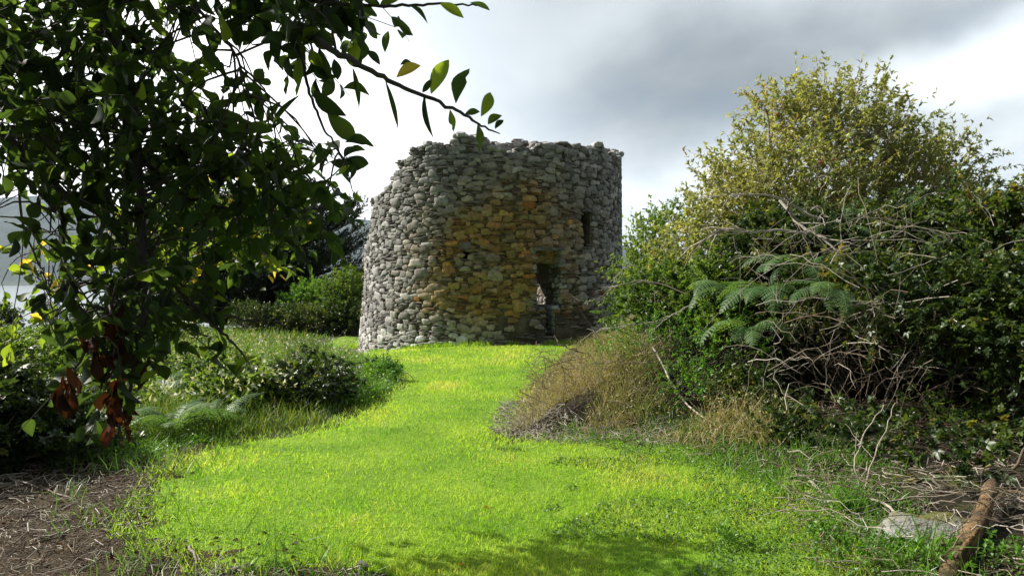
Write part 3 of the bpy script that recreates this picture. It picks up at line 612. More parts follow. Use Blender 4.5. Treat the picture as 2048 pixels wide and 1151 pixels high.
# ---- crowns ---------------------------------------------------------------
def sprigs(P, D, n, length, droop=.25, m=5):
    """n curved shoots from points P in directions D -> (n,m,3)"""
    t = np.linspace(0, 1, m)[None, :, None]; side = rng.normal(size=(n, 1, 3)) * .18
    Q = P[:, None] + D[:, None] * t * length[:, None, None] + side * length[:, None, None] * t ** 2
    Q[..., 2] -= (droop * length)[:, None] * (t[..., 0] ** 2) if np.ndim(droop) else droop * length[:, None] * t[..., 0] ** 2
    return Q
def leaf_on(mb, Q, per, T, L, W, ang=.9, up=.9, rnd=None, start=.15, tmpl=None):
    """leaves alternating along shoots"""
    n, m, _ = Q.shape; t = rng.uniform(start, 1, (n, per)) * (m - 1.001); i = t.astype(int); f = (t - i)[..., None]
    idx = np.arange(n)[:, None]; P = Q[idx, i] * (1 - f) + Q[idx, i + 1] * f; D = nrm(Q[idx, i + 1] - Q[idx, i])
    S = rng.normal(size=P.shape); A = nrm(D * math.cos(ang) + nrm(S) * math.sin(ang)).reshape(-1, 3); N = rdir(n * per, up)
    k = n * per; l = L * rng.uniform(.6, 1.25, k); w_ = W * rng.uniform(.7, 1.2, k)
    r = None if rnd is None else np.clip(np.repeat(rnd, per) + .18 * rng.normal(size=k), 0, 1)
    tm = tmpl or [T]; c = rng.integers(0, len(tm), k); P = P.reshape(-1, 3)
    for j, (TT, ff) in enumerate(tm):
        q = c == j; scatter(mb, TT, ff, P[q], A[q], N[q], l[q], w_[q], None if r is None else r[q])
def in_lumps(lumps, n, shell=.5):
    """points in a set of ellipsoids (cx,cy,cz,rx,ry,rz) biased to their outside, with outward directions"""
    Lp = np.array(lumps, float); v = (Lp[:, 3] * Lp[:, 4] * Lp[:, 5]) ** .7; c = rng.choice(len(Lp), n, p=v / v.sum())
    u = rdir(n); r = rng.random(n) ** shell; p = Lp[c, :3] + u * Lp[c, 3:] * r[:, None]; return p, nrm(u / Lp[c, 3:]), r, c
def no_ground(P, m=.03): return P[:, 2] > gz(P[:, 0], P[:, 1]) + m
def bush(name, label, cat, lumps, ns, per, L, W, mat, tmpl=SMALL, slen=.3, up=.5, stems=12, group=None, droop=.15, twigmat='bark', shell=.45, base=None, leafup=.9, sr=.004):
    Lp = np.array(lumps, float); b = Lp[:, :2].mean(0) if base is None else np.array(base[:2]); bz = float(gz(b[0], b[1]))
    o = empty(name, (b[0], b[1], bz), label, cat, group)
    P, D, r, c = in_lumps(lumps, ns, shell); k = no_ground(P); P, D, r = P[k], D[k], r[k]; n = len(P)
    D = nrm(D * .8 + rdir(n) * .6 + np.array([0, 0, up])); Q = sprigs(P, D, n, slen * rng.uniform(.5, 1.3, n), droop)
    mb = MB(); tone = fbm(P[:, 0] * 3 + P[:, 2] * 2, P[:, 1] * 3 - P[:, 2], 17, 3); leaf_on(mb, Q, per, tmpl, L, W, rnd=np.clip(.5 + 1.6 * (tone - .46), 0, 1), up=leafup); mb.build('foliage', M[mat], o)
    if stems == 0: return o
    sb = MB(); q = rng.choice(n, min(n, stems * 12), replace=False); S = []
    for j in q:
        p0 = np.array([b[0] + .25 * rng.normal() + (P[j, 0] - b[0]) * .3, b[1] + .25 * rng.normal() + (P[j, 1] - b[1]) * .3, 0]); p0[2] = gz(p0[0], p0[1]) - .05
        S.append(resample([p0, p0 * .45 + P[j] * .55 + rng.normal(size=3) * .08, P[j]], 7))
    tubes(sb, np.array(S), np.linspace(.008, .003, 7) * (1 + 1.2 * (slen > .35)), 4); tubes(sb, Q[rng.random(n) < .35], np.linspace(sr, sr * .4, 5), 3)
    sb.build('stems', M[twigmat], o); return o
def tree(name, label, lumps, base, trunk_pts, r0, ns, per, L, W, mat, slen=.5, up=.6, branches=60, tmpl=SMALL, group=None, shell=.4, bark='bark', rndoff=0.0, droop=.1):
    bz = float(gz(base[0], base[1])); o = empty(name, (base[0], base[1], bz), label, 'tree', group)
    tb = MB(); TQ = []
    for pts in trunk_pts:
        pts = [np.array(p, float) for p in pts]; TQ.append(limb(tb, pts, r0, r0 * .35, jit=.01))
    tb.build('trunk', M[bark], o)
    P, D, r, c = in_lumps(lumps, ns, shell); k = no_ground(P, .1); P, D = P[k], D[k]; n = len(P)
    D = nrm(D * .8 + rdir(n) * .5 + np.array([0, 0, up])); Q = sprigs(P, D, n, slen * rng.uniform(.5, 1.4, n), droop, 6)
    mb = MB(); tone = fbm(P[:, 0] * 1.8 + P[:, 2], P[:, 1] * 1.8 - P[:, 2], 27, 3); leaf_on(mb, Q, per, tmpl, L, W, rnd=np.clip(.5 + rndoff + 1.5 * (tone - .46), 0, 1)); mb.build('crown', M[mat], o)
    lb = MB(); TQa = np.concatenate(TQ); Lp = np.array(lumps, float); S = []; S2 = []
    for j in range(branches):
        q = rng.integers(0, n); tgt = P[q] ; cand = TQa[TQa[:, 2] < tgt[2] + .2]; cand = TQa if len(cand) == 0 else cand
        s0 = cand[np.argmin(np.linalg.norm(cand - tgt, axis=1) + .3 * rng.random(len(cand)))]
        S.append(resample([s0, s0 * .5 + tgt * .5 + np.array([0, 0, -.08]) + rng.normal(size=3) * .06, tgt], 8))
    S = np.array(S); tubes(lb, S, np.linspace(r0 * .3, r0 * .08, 8), 5)
    ends = S[:, 3:].reshape(-1, 3)
    for j in range(0, n, 2):
        e = ends[np.argmin(((ends - P[j]) ** 2).sum(1))]; S2.append(resample([e, (e + P[j]) / 2 + rng.normal(size=3) * .05, P[j]], 5))
    tubes(lb, np.array(S2), np.linspace(r0 * .08, .003, 5), 3); tubes(lb, Q[::2], np.linspace(.004, .0015, 6), 3); lb.build('branches', M[bark], o); return o
def lump(px, py, y, rpx, rpy, ry=None):   # an ellipsoid of foliage standing at distance y
    c = at(px, py, y); return (*c, rpx * y / F, ry or rpx * y / F, rpy * y / F)

# ---- elder tree on the right bank
EL = 11.5
el = [lump(1650, 330, EL, 185, 130), lump(1560, 430, EL - .3, 170, 130), lump(1780, 420, EL, 150, 120), lump(1680, 240, EL, 110, 75), lump(1860, 350, EL + .4, 95, 85), lump(1480, 400, EL, 95, 110), lump(1440, 500, EL - .4, 110, 90),
      lump(1380, 560, EL - .6, 80, 70), lump(1920, 430, EL + .2, 70, 70), lump(1700, 520, EL - .2, 250, 90), lump(1580, 230, EL, 70, 60)]
tb_ = at(1660, 700, EL)[:2]
tree('elder_tree', 'rounded yellow green elder tree rising above the bramble bank against grey cloud', el, tb_,
     [[(tb_[0] + dx, tb_[1] + dy, 0.5), (tb_[0] + dx * 2.5, tb_[1] + dy, 1.7), (tb_[0] + dx * 5, tb_[1] + dy * 1.5, 2.6), (tb_[0] + dx * 6.5, tb_[1] + dy, 3.5)] for dx, dy in ((-.15, 0), (.02, .1), (.14, -.05))],
     .07, 3600, 17, .085, .036, 'elder', slen=.42, up=.75, branches=90, bark='twig')
es = [lump(1300, 520, 16, 45, 75), lump(1275, 560, 16, 38, 60), lump(1340, 480, 15.5, 50, 60), lump(1310, 590, 15, 60, 50)]
b_ = at(1310, 640, 15.7)[:2]
tree('young_tree', 'small fresh green leafy tree between the tower and the elder', es, b_, [[(b_[0], b_[1], .2), (b_[0], b_[1], 1.2), (b_[0] + .1, b_[1], 2.0)]], .05, 700, 12, .09, .045, 'shrub', slen=.4, branches=30, rndoff=.12)
# ---- Monterey cypress behind the meadow
def cypress():
    Y = 37.5; b = at(520, 606, Y); bz = float(gz(b[0], b[1])); b[2] = bz
    o = empty('cypress_tree', b, 'large dark cypress with layered drooping sprays left of the tower', 'tree')
    tb = MB(); tq = limb(tb, [b + [0, 0, -.2], b + [.05, 0, 2], b + [-.1, .1, 4.2], b + [-.2, 0, 6.6]], .34, .08); tb.build('trunk', M['bark'], o)
    S = []
    for k in range(300):
        z = .6 + 6.2 * rng.random() ** 1.25; az = rng.uniform(0, 2 * PI); f = 1 - ((z - 1.6) / 5.6) ** 2 * .75 if z > 1.6 else 1
        ln = 6.3 * f * rng.uniform(.72, 1.06); el_ = rng.uniform(-.06, .12) + .075 * (z - .6)
        dv = np.array([math.cos(az), math.sin(az), math.tan(el_)]); p0 = np.array([b[0], b[1], bz + z * .8])
        S.append(resample([p0, p0 + dv * ln * .5 + [0, 0, -.05], p0 + dv * ln * .85 + [0, 0, .10 * ln * .3], p0 + dv * ln + [0, 0, .22 * ln * .35]], 12))
    S = np.array(S); lb = MB(); tubes(lb, S, np.linspace(.06, .008, 12), 4); lb.build('branches', M['bark'], o)
    mb = MB()
    for k in range(3):
        n = len(S); per = 20; t = np.sort(rng.uniform(.12, 1, (n, per)), 1) * 10.99; i = t.astype(int); f = (t - i)[..., None]; idx = np.arange(n)[:, None]
        P = (S[idx, i] * (1 - f) + S[idx, i + 1] * f).reshape(-1, 3); D = nrm(S[idx, i + 1] - S[idx, i]).reshape(-1, 3)
        side = nrm(np.cross(D, [0, 0, 1.])) * np.where(rng.random((len(P), 1)) < .5, -1, 1); d2 = nrm(D * .8 + side * rng.uniform(.1, .9, (len(P), 1)) + [0, 0, .12])
        Q = sprigs(P, d2, len(P), rng.uniform(.4, 1.05, len(P)), -.18, 5); leaf_on(mb, Q, 10, SMALL, .2, .055, ang=.45, up=1.5)
    mb.build('crown', M['cypress'], o)
cypress()
# ---- shrubs and hedges beyond the meadow
bush('round_bush', 'rounded bush with a sunlit yellow green left side beside the tower', 'bush', [lump(690, 592, 30, 42, 48), lump(700, 575, 30.3, 26, 28), lump(680, 625, 29.6, 46, 30)], 800, 20, .11, .05, 'shrub', slen=.4, up=.8)
bush('scrub_hedge', 'low dark scrubby hedge at the far side of the meadow', 'hedge', [lump(px, 632 + (px % 7) * 2, 29 + (px % 5) * .4, 40, 24) for px in range(490, 740, 30)], 1300, 16, .1, .045, 'bramble', slen=.35)
bush('sunlit_shrub', 'pale green shrub under the right side of the cypress', 'bush', [lump(632, 590, 31, 44, 30), lump(600, 605, 31, 40, 22)], 600, 18, .1, .05, 'weed', slen=.35)
bush('green_sapling', 'small dark green bush peeping out beside the tower edge', 'bush', [lump(728, 560, 38, 18, 28), lump(738, 585, 38, 22, 30)], 300, 16, .12, .06, 'shrub', slen=.4)
bush('dark_shrub', 'dark rounded shrub standing before the bright water', 'bush', [lump(5, 634, 26, 26, 22), lump(-45, 640, 26, 60, 32)], 500, 18, .11, .05, 'bramble', slen=.3)
for px, py, y, rx, rz, lb_ in [(60, 690, 19, 70, 24, 'low sunlit scrub below the lake shore water'), (190, 680, 20, 80, 24, 'wide olive scrub behind the hanging dark branches'), (330, 670, 22, 80, 26, 'pale scrub left of the cypress trunk'), (-90, 700, 16, 90, 40, 'tall scrub at the meadow edge beside the lake view')]:
    bush('scrub_bush', lb_, 'bush', [lump(px, py, y, rx, rz), lump(px + rx * .5, py + 6, y - .5, rx * .6, rz * .8), lump(px - rx * .5, py + 4, y + .3, rx * .6, rz * .8)], 650, 16, .075, .035, 'shrub', slen=.32, group='scrub bushes on the meadow')
# wooded headland by the water
hm = MB()
for k in range(46):
    px = rng.uniform(85, 330); Yd = rng.uniform(420, 640); g_ = at(px, 600, Yd); zg = -40 + rng.uniform(-1, 3); rr = rng.uniform(3.5, 7)
    P, D, r, c = in_lumps([(g_[0], Yd, zg + rr * 1.1, rr, rr, rr * rng.uniform(.9, 1.6))], 220, .3); scatter(hm, SMALL[0], SMALL[1], P, nrm(D + rdir(220) * .8), rdir(220, .6), rng.uniform(1.2, 2.4, 220), rng.uniform(.8, 1.4, 220))
tag(hm.build('lakeside_woods', M['cypress']), kind='stuff')

# ---- brambles and ferns on the left
def brambles(name, label, lumps, ns, per=14, L=.06, stems=8, mat='bramble', **kw): return bush(name, label, 'bramble', lumps, ns, per, L, L * .95, mat, tmpl=TRI3, slen=kw.pop('slen', .35), stems=stems, twigmat='cane', droop=.35, up=.5, leafup=1.3, **kw)
GB = 'bramble bushes along the left edge of the lawn'
brambles('bramble_bush', 'glossy bramble mound at the lawn edge right of the hanging dead leaves', [lump(600, 800, 9.4, 85, 58), lump(540, 825, 9.0, 80, 55), lump(640, 770, 10.2, 55, 50)], 720, group=GB)
brambles('bramble_bush', 'low bramble clump with bright leaves behind the fern', [lump(470, 815, 8.8, 70, 58), lump(430, 775, 10, 80, 50)], 640, group=GB, mat='shrub')
brambles('bramble_bush', 'dark shaded bramble mass beside the bare soil', [lump(30, 860, 6.4, 120, 85), lump(140, 890, 6.4, 80, 45), lump(-110, 840, 6.2, 150, 130)], 900, group=GB)
brambles('bramble_bush', 'leafy bramble tangle below the lake, topmost on the left bank', [lump(40, 745, 8.8, 110, 50), lump(150, 765, 9, 80, 45), lump(-80, 725, 8.8, 120, 70)], 800, L=.05, group=GB, mat='shrub')
brambles('bramble_bush', 'pale bramble bank between the meadow and the dead leaves', [lump(300, 775, 10.5, 100, 36), lump(220, 820, 8.5, 90, 45), lump(390, 740, 12, 90, 28)], 800, L=.055, mat='shrub', group=GB)
bush('wiry_shrub', 'thin greyish shrub with fine leaves above the bramble mound', 'bush', [lump(655, 765, 11, 42, 55), lump(610, 735, 11.6, 50, 40)], 420, 14, .035, .016, 'meadow', slen=.4, up=.9)
bush('nettle_clump', 'leafy nettle clump on the bulging bend of the lawn', 'plant', [lump(765, 755, 12.6, 36, 24), lump(735, 775, 12.2, 36, 26)], 320, 14, .055, .026, 'weed', slen=.3, up=1.0)

def frond(mb, base, az, L, a0, a1, w=.34, npin=20, roll=0.0):
    """one bracken frond: arching midrib with toothed side leaflets"""
    m = npin + 1; s = np.linspace(0, 1, m); an = a0 + (a1 - a0) * s ** 1.2; ds = L / npin
    hx = np.concatenate([[0], np.cumsum(np.cos(an[:-1]) * ds)]); hz = np.concatenate([[0], np.cumsum(np.sin(an[:-1]) * ds)])
    ca, sa = math.cos(az), math.sin(az); C = np.stack([hx * ca, hx * sa, hz], -1) + base; T = nrm(np.gradient(C, axis=0)); S = np.array([-sa, ca, 0.]) * math.cos(roll) + np.array([0, 0, 1.]) * math.sin(roll)
    Nn = np.cross(T, S); V = []; f3 = []; r_ = rng.random()
    for i in range(3, m):
        u = s[i]; ln = L * w * (1 - u) ** .75 * min(1, (u - .1) * 5 + .35) + .01
        for sg in (-1, 1):
            dv = nrm(S * sg + T[i] * .45 - Nn[i] * .12 + rng.normal(size=3) * .05); pd = nrm(np.cross(Nn[i], dv)); q = 7; o = len(V)
            t = np.linspace(0, 1, q); cp = C[i] + dv * (t * ln)[:, None] - np.array([0, 0, 1.]) * (t ** 2 * ln * .18)[:, None]
            hw = L * .029 * (1 - t) ** .6 + .001
            for j in range(q - 1):
                mid = cp[j] * .45 + cp[j + 1] * .55
                V += [cp[j], cp[j + 1], mid + pd * hw[j] + dv * .006, mid - pd * hw[j] + dv * .006]; e = o + 4 * j; f3 += [(e, e + 1, e + 2), (e + 1, e, e + 3)]
    mb.add(np.array(V), np.array(f3), np.clip(r_ * .6 + .2, 0, 1)); return C
def fern(label, pos, n, L, group=None, azs=None, a0=(.9, 1.3), a1=(-.9, -.2), fixed=None):
    pos = np.array(pos, float); o = empty('fern', pos, label, 'fern', group); st = []
    specs = fixed or [(azs[k % len(azs)] + rng.normal() * .25 if azs else k * 2 * PI / n + rng.normal() * .3, L * rng.uniform(.75, 1.15), rng.uniform(*a0), rng.uniform(*a1)) for k in range(n)]
    for az, l, p, q in specs:
        mb = MB(); C = frond(mb, pos + [0, 0, .02], az, l, p, q, roll=rng.normal() * .25); tubes(mb, C[None], np.linspace(.006, .0015, len(C)) * l, 4, np.array([.9])); mb.build('frond', M['fern'], o)
    return o
GFL = 'ferns among the brambles on the left'
def gl(px, py, dz=0.0): p = gpt(px, py); p[2] += dz; return p
fern('pale feathery fern arching over dark grass at the lawn edge', gl(345, 878), 9, .75, GFL)
fern('silvery fern below the reddish dead leaves', gl(205, 890), 8, .7, GFL)
fern('small silvery fern at the top of the bramble bank near the tower', gl(635, 735), 7, .55, GFL)
fern('dark fern on the shaded slope beside the frame of brambles', gl(30, 850), 8, .8, GFL)
fern('upright fern in the middle of the bramble bank', gl(540, 800), 7, .75, GFL)
fern('lacy fern between the meadow and the pale bramble bank', gl(300, 815), 8, .75, GFL)
fern('broad fern half hidden by hanging leaves', gl(430, 860), 7, .6, GFL)
fern('fern in the scrub under the lake view', gl(120, 815), 8, .9, GFL)

# ================================================================== the right bank
bk = grid_mesh('soil_bank', np.arange(-.4, 12, .1), np.arange(.5, 20, .1), lambda x, y: gz(x, y) + .02 + .05 * (fbm(x * 5, y * 5, 15, 3) - .4), M['soil'],
               lambda X, Y: sdist((X[:-1, :-1] + X[1:, 1:]) / 2, (Y[:-1, :-1] + Y[1:, 1:]) / 2, HEDGE) + .35 * (fbm(X[:-1, :-1] * 3, Y[:-1, :-1] * 3, 99, 3) - .5) > 0); bk.data.materials[0] = M['shade_humus']; tag(bk, kind='structure')
GH = 'bramble masses of the right bank'
brambles('bramble_thicket', 'sunlit bramble crest with yellowing leaves where the bank meets the tower', [lump(1330, 600, 9.6, 70, 45), lump(1270, 630, 10, 45, 40), lump(1400, 575, 9.5, 70, 50), lump(1420, 640, 9.2, 80, 50), lump(1480, 560, 9.6, 80, 60)], 1000, L=.055, mat='shrub', group=GH)
brambles('bramble_thicket', 'high bramble mass below the elder tree, tangled with bleached twigs', [lump(1600, 520, 9, 110, 75), lump(1740, 500, 8.6, 110, 80), lump(1880, 480, 8.2, 110, 80), lump(1560, 480, 9.2, 90, 50)], 1700, L=.055, group=GH, stems=5)
brambles('bramble_thicket', 'bramble mass at the photo edge, topping the bank under bright cloud', [lump(2000, 470, 7.4, 120, 80), lump(2110, 500, 7, 130, 110), lump(2250, 520, 6.6, 150, 140)], 1200, L=.055, group=GH, stems=5)
brambles('bramble_thicket', 'dark overhanging bramble canopy above the shaded hollow', [lump(1660, 585, 7.9, 90, 50), lump(1780, 590, 7.2, 110, 75), lump(1920, 605, 6.7, 120, 85), lump(2060, 630, 6.3, 130, 110), lump(1740, 600, 9.0, 120, 60), lump(1900, 590, 8.4, 130, 70), lump(2060, 600, 7.6, 130, 80), lump(2220, 640, 6.2, 140, 120), lump(1800, 560, 8.3, 140, 70), lump(1980, 570, 7.8, 140, 80)], 2300, L=.055, group=GH, stems=0)
brambles('bramble_thicket', 'black shadowed bramble wall at the back of the hollow', [lump(1590, 730, 9.3, 60, 100), lump(1690, 740, 9.6, 110, 120), lump(1820, 740, 9.4, 120, 130), lump(1960, 740, 9.0, 130, 150), lump(2120, 760, 8.2, 150, 170), lump(2280, 780, 7.2, 150, 190)], 3300, L=.06, group=GH, stems=0)
brambles('bramble_thicket', 'low green brambles at the foot of the hollow beside the mossy turf', [lump(1500, 810, 7.6, 50, 45), lump(1540, 860, 7.0, 50, 35), lump(1580, 905, 6.4, 40, 30)], 420, L=.05, group=GH)
bush('weedy_bank', 'dense leafy weeds on the bank between dead grass and ferns', 'plant', [lump(1450, 690, 8.6, 80, 60), lump(1340, 680, 9.0, 80, 50), lump(1250, 740, 8.9, 70, 40), lump(1380, 780, 8.0, 70, 35)], 700, 14, .04, .02, 'weed', slen=.3, up=.9)
# dead grass clothing the left end of the bank
dg = MB(); x = rng.uniform(0, 3.2, 60000); y = rng.uniform(6.4, 17, 60000); s = sdist(x, y, HEDGE); k = (s > -.12) & (s < 2.2) & ((x < 2.5) | (y > 9)) & (fbm(x * 1.6, y * 1.6, 111, 3) > .36)
x, y, s = x[k], y[k], s[k]; k = rng.random(len(x)) < np.where(y > 10, .5, .9); x, y, s = x[k], y[k], s[k]
blades(dg, on_ground(x, y), (.16 + .36 * rng.random(len(x))) * np.clip(.3 + s * 1.4, .3, 1), rng.uniform(.004, .009, len(x)), .75, np.clip(fbm(x * 1.2, y * 1.2, 5, 3) * 1.3 - .15 + .2 * rng.normal(size=len(x)), 0, 1))
P = on_ground(x[::3], y[::3], .1 + .3 * rng.random(len(x[::3]))); scatter(dg, SMALL[0], SMALL[1], P, rdir(len(P), .3), rdir(len(P)), rng.uniform(.015, .05, len(P)), rng.uniform(.008, .02, len(P)))
tag(dg.build('dry_grass', M['straw']), kind='stuff')
gg = MB(); n = 15000; x = rng.uniform(.1, 3.4, n); y = rng.uniform(2.9, 9, n); s = sdist(x, y, HEDGE); k = (s > -.4) & (s < 1.0) & (fbm(x * 2, y * 2, 131, 3) > .42 + .12 * np.clip(s, 0, 1)); x, y = x[k], y[k]
x2 = rng.uniform(-3.6, -.4, 9000); y2 = rng.uniform(3.0, 7.5, 9000); k = (sdist(x2, y2, SOIL) > -.1) & (fbm(x2 * 2.5, y2 * 2.5, 141, 3) + .35 * np.clip(-sdist(x2, y2, LAWN) - .1, -.2, 1) * -1 > .42); x = np.concatenate([x, x2[k]]); y = np.concatenate([y, y2[k]])
blades(gg, on_ground(x, y), .06 + .2 * rng.random(len(x)) ** 2, rng.uniform(.004, .007, len(x)), .6); tag(gg.build('rough_grass', M['weed']), kind='stuff')
# ferns hanging out of the bank
GF = 'ferns hanging from the right bank'
for px, py, Y, n, Lf, lb_ in [(1455, 585, 8.5, 6, .75, 'fern arching towards the tower over dry grass'), (1545, 590, 7.9, 6, .7, 'large fern drooping over the mouth of the dark hollow'), (1500, 665, 7.9, 5, .72, 'lowest hanging fern beside the black hollow'),
                              (1600, 540, 8.1, 7, .75, 'tall green fern at the centre of the bramble mass'), (1670, 590, 7.0, 4, .6, 'short fern hanging directly over the hollow'), (1700, 440, 8.9, 5, .7, 'pale fern among bleached twigs below the elder'),
                              (1880, 420, 8.4, 5, .65, 'upright fern in the high twig tangle'), (1660, 480, 8.6, 5, .65, 'yellow green fern under the pale dead branch'), (1570, 820, 7.3, 5, .5, 'small dark fern at the foot of the hollow')]:
    fern(lb_, at(px, py, Y), n, Lf, GF, azs=[-2.6, -1.9, -1.3, -2.3, -.7, 3.0], a0=(.35, .85), a1=(-1.5, -.7))
# dead wood
def gl2(px, py, dz): p = gpt(px, py); p[2] += dz; return p
def wood(name, label, cat, chains, mat, group=None, k=6):
    """chains: list of (points, r0, r1); the first is the main stem, the rest are side twigs"""
    p0 = np.array(chains[0][0][0], float); o = empty(name, p0, label, cat, group); mb = MB(); limb(mb, chains[0][0], chains[0][1], chains[0][2], jit=.006, k=k); mb.build('stem', M[mat], o)
    if len(chains) > 1:
        for P, r0, r1 in chains[1:]:
            mb = MB(); limb(mb, P, r0, r1, jit=.004, k=5); mb.build('side_twig', M[mat], o)
    return o
def px_chain(*a): return [at(p[0], p[1], p[2]) for p in a]
def fork(P, n, ln, r, spread=.7, t0=.3):
    q = resample(P, 24); out = []
    for _ in range(n):
        i = rng.integers(int(24 * t0), 23); d = nrm(q[i] - q[i - 1]); d = nrm(d + rng.normal(size=3) * spread * .6); l = ln * rng.uniform(.5, 1.2)
        p1 = q[i] + d * l * .5 + rng.normal(size=3) * l * .05; out.append(([q[i], p1, p1 + nrm(d + rng.normal(size=3) * .3) * l * .5 - np.array([0, 0, .06 * l])], r, r * .35))
    return out
GD = 'dead branches on the right bank'
def dead(label, P, r0, r1, nf, lf, mat='twig'): wood('dead_branch', label, 'branch', [(P, r0, r1)] + fork(P, nf, lf, r0 * .45), mat, GD)
dead('bleached branch with forked end reaching left in front of the elder', px_chain((1640, 440, 8.3), (1590, 415, 8.2), (1545, 392, 8.2), (1480, 389, 8.2), (1405, 393, 8.3)), .018, .004, 7, .35)
dead('pale thick branch lying level below the forked one', px_chain((1640, 470, 8.2), (1560, 460, 8.1), (1510, 464, 8.1), (1450, 460, 8.2), (1400, 485, 8.2), (1370, 500, 8.3)), .02, .004, 9, .45)
dead('short pale branch stub standing up under the elder crown', px_chain((1600, 445, 8.0), (1575, 420, 8), (1577, 400, 8), (1563, 382, 8)), .018, .008, 2, .2)
dead('slanting grey branch running down into the brambles', px_chain((1560, 400, 8.4), (1600, 450, 8.2), (1650, 480, 8.0), (1710, 540, 7.8)), .02, .01, 4, .4)
dead('arched thin branch silhouetted against the tower wall', px_chain((1350, 620, 9.2), (1300, 560, 9.3), (1270, 532, 9.4), (1245, 540, 9.4), (1228, 558, 9.4)), .008, .003, 3, .25)
dead('long arched twig sweeping down across the tower base', px_chain((1380, 590, 9.0), (1300, 562, 9.2), (1240, 570, 9.3), (1205, 590, 9.4), (1183, 603, 9.4)), .010, .003, 5, .3)
dead('low dead branch fanning left over dry grass', px_chain((1385, 610, 8.9), (1320, 640, 9), (1260, 650, 9.1), (1205, 658, 9.2)), .009, .003, 9, .38)
dead('forked twig dropping from the crest above dry grass', px_chain((1400, 600, 8.8), (1345, 630, 8.8), (1300, 665, 8.8), (1255, 700, 8.9)), .008, .003, 5, .3)
dead('dark crooked branch poking out over the bright lawn', px_chain((1185, 712, 9.6), (1150, 700, 9.6), (1125, 690, 9.6), (1105, 672, 9.6)), .011, .004, 3, .25, 'cane')
dead('thin dead cane leaning out to the lawn above the brush heap', px_chain((1180, 715, 9.2), (1130, 722, 9.0), (1090, 735, 8.9), (1055, 752, 8.8)), .006, .002, 4, .2, 'cane')
dead('crooked pale twig by the tower doorstep', px_chain((1195, 690, 9.9), (1195, 668, 9.9), (1183, 655, 9.9), (1150, 600, 9.9)), .007, .002, 2, .2)
GS = 'bleached sticks on the ground'
for lb_, pts, r0 in [('long pale stick lying from dry grass down to the mossy turf', [(1305, 735, .25), (1345, 790, .12), (1370, 812, .05), (1420, 850, .03), (1470, 872, .03), (1530, 895, .02)], .013), ('short pale stick upright on the mossy turf', [(1287, 850, .02), (1291, 870, .03), (1296, 893, .02)], .008),
                     ('small pale stick on thin turf below the hedge', [(1365, 905, .02), (1385, 924, .02)], .007), ('long thin stick pointing at the lawn from the brush heap', [(1130, 830, .12), (1070, 855, .05), (1010, 882, .02)], .006),
                     ('pale splintered stick in front of the grass tuft', [(1620, 970, .03), (1660, 1000, .03), (1690, 1020, .02)], .014), ('dark stick lying flat across the twig litter', [(1580, 1050, .02), (1690, 1040, .05), (1800, 1022, .08), (1900, 1020, .1)], .009),
                     ('stick half buried in the bare soil near the lawn', [(380, 1108, .05), (395, 1135, .02)], .010), ('long stick lying on the bare soil by the brambles', [(20, 965, .04), (90, 985, .03), (160, 1008, .02)], .008), ('grey stick crossing the soil beside the lawn edge', [(60, 1090, .02), (120, 1075, .03), (190, 1050, .03)], .009)]:
    P = [gl2(a, b, c) for a, b, c in pts]; wood('fallen_stick', lb_, 'stick', [(P, r0, r0 * .5)], 'twig', GS)
GC = 'arching bramble canes before the dark hollow'
for lb_, P, r0 in [('bright arching bramble cane curving up into the dark hollow', [gl2(1830, 1075, .02), gl2(1770, 1035, .08)] + px_chain((1735, 990, 5.0), (1712, 950, 5.05), (1712, 910, 5.1), (1730, 865, 5.2), (1765, 810, 5.4)), .010),
                   ('second pale bramble cane leaning right beside the bright one', [gl2(1728, 1010, .02)] + px_chain((1735, 950, 5.15), (1757, 890, 5.3), (1775, 850, 5.4), (1790, 800, 5.6)), .008),
                   ('thick cane slanting across the green bramble sprig', px_chain((1865, 955, 5.0), (1900, 1000, 4.9), (1950, 1050, 4.7), (2000, 1090, 4.6)), .012),
                   ('thin cane lying level over the mossy boulder', px_chain((1690, 1040, 4.8), (1780, 1025, 4.75), (1900, 1018, 4.8), (2048, 1025, 4.8)), .007),
                   ('brown cane climbing the right edge of the hollow', px_chain((1990, 1030, 4.7), (2010, 960, 4.9), (2050, 900, 5), (2090, 800, 5.2)), .016)]:
    wood('bramble_cane', lb_, 'cane', [(P, r0, r0 * .4)] + fork(P, 3, .3, r0 * .35, 1.0), 'twig' if 'pale' in lb_ or 'bright' in lb_ or 'slant' in lb_ else 'cane', GC)
P = px_chain((2200, 960, 4.3), (2060, 1050, 4.3), (2000, 1085, 4.35), (1930, 1120, 4.4)); wood('dead_branch', 'thick bleached branch lying low at the photo corner', 'branch', [(P, .045, .02)] + fork(P, 5, .4, .012), 'twig', GD)
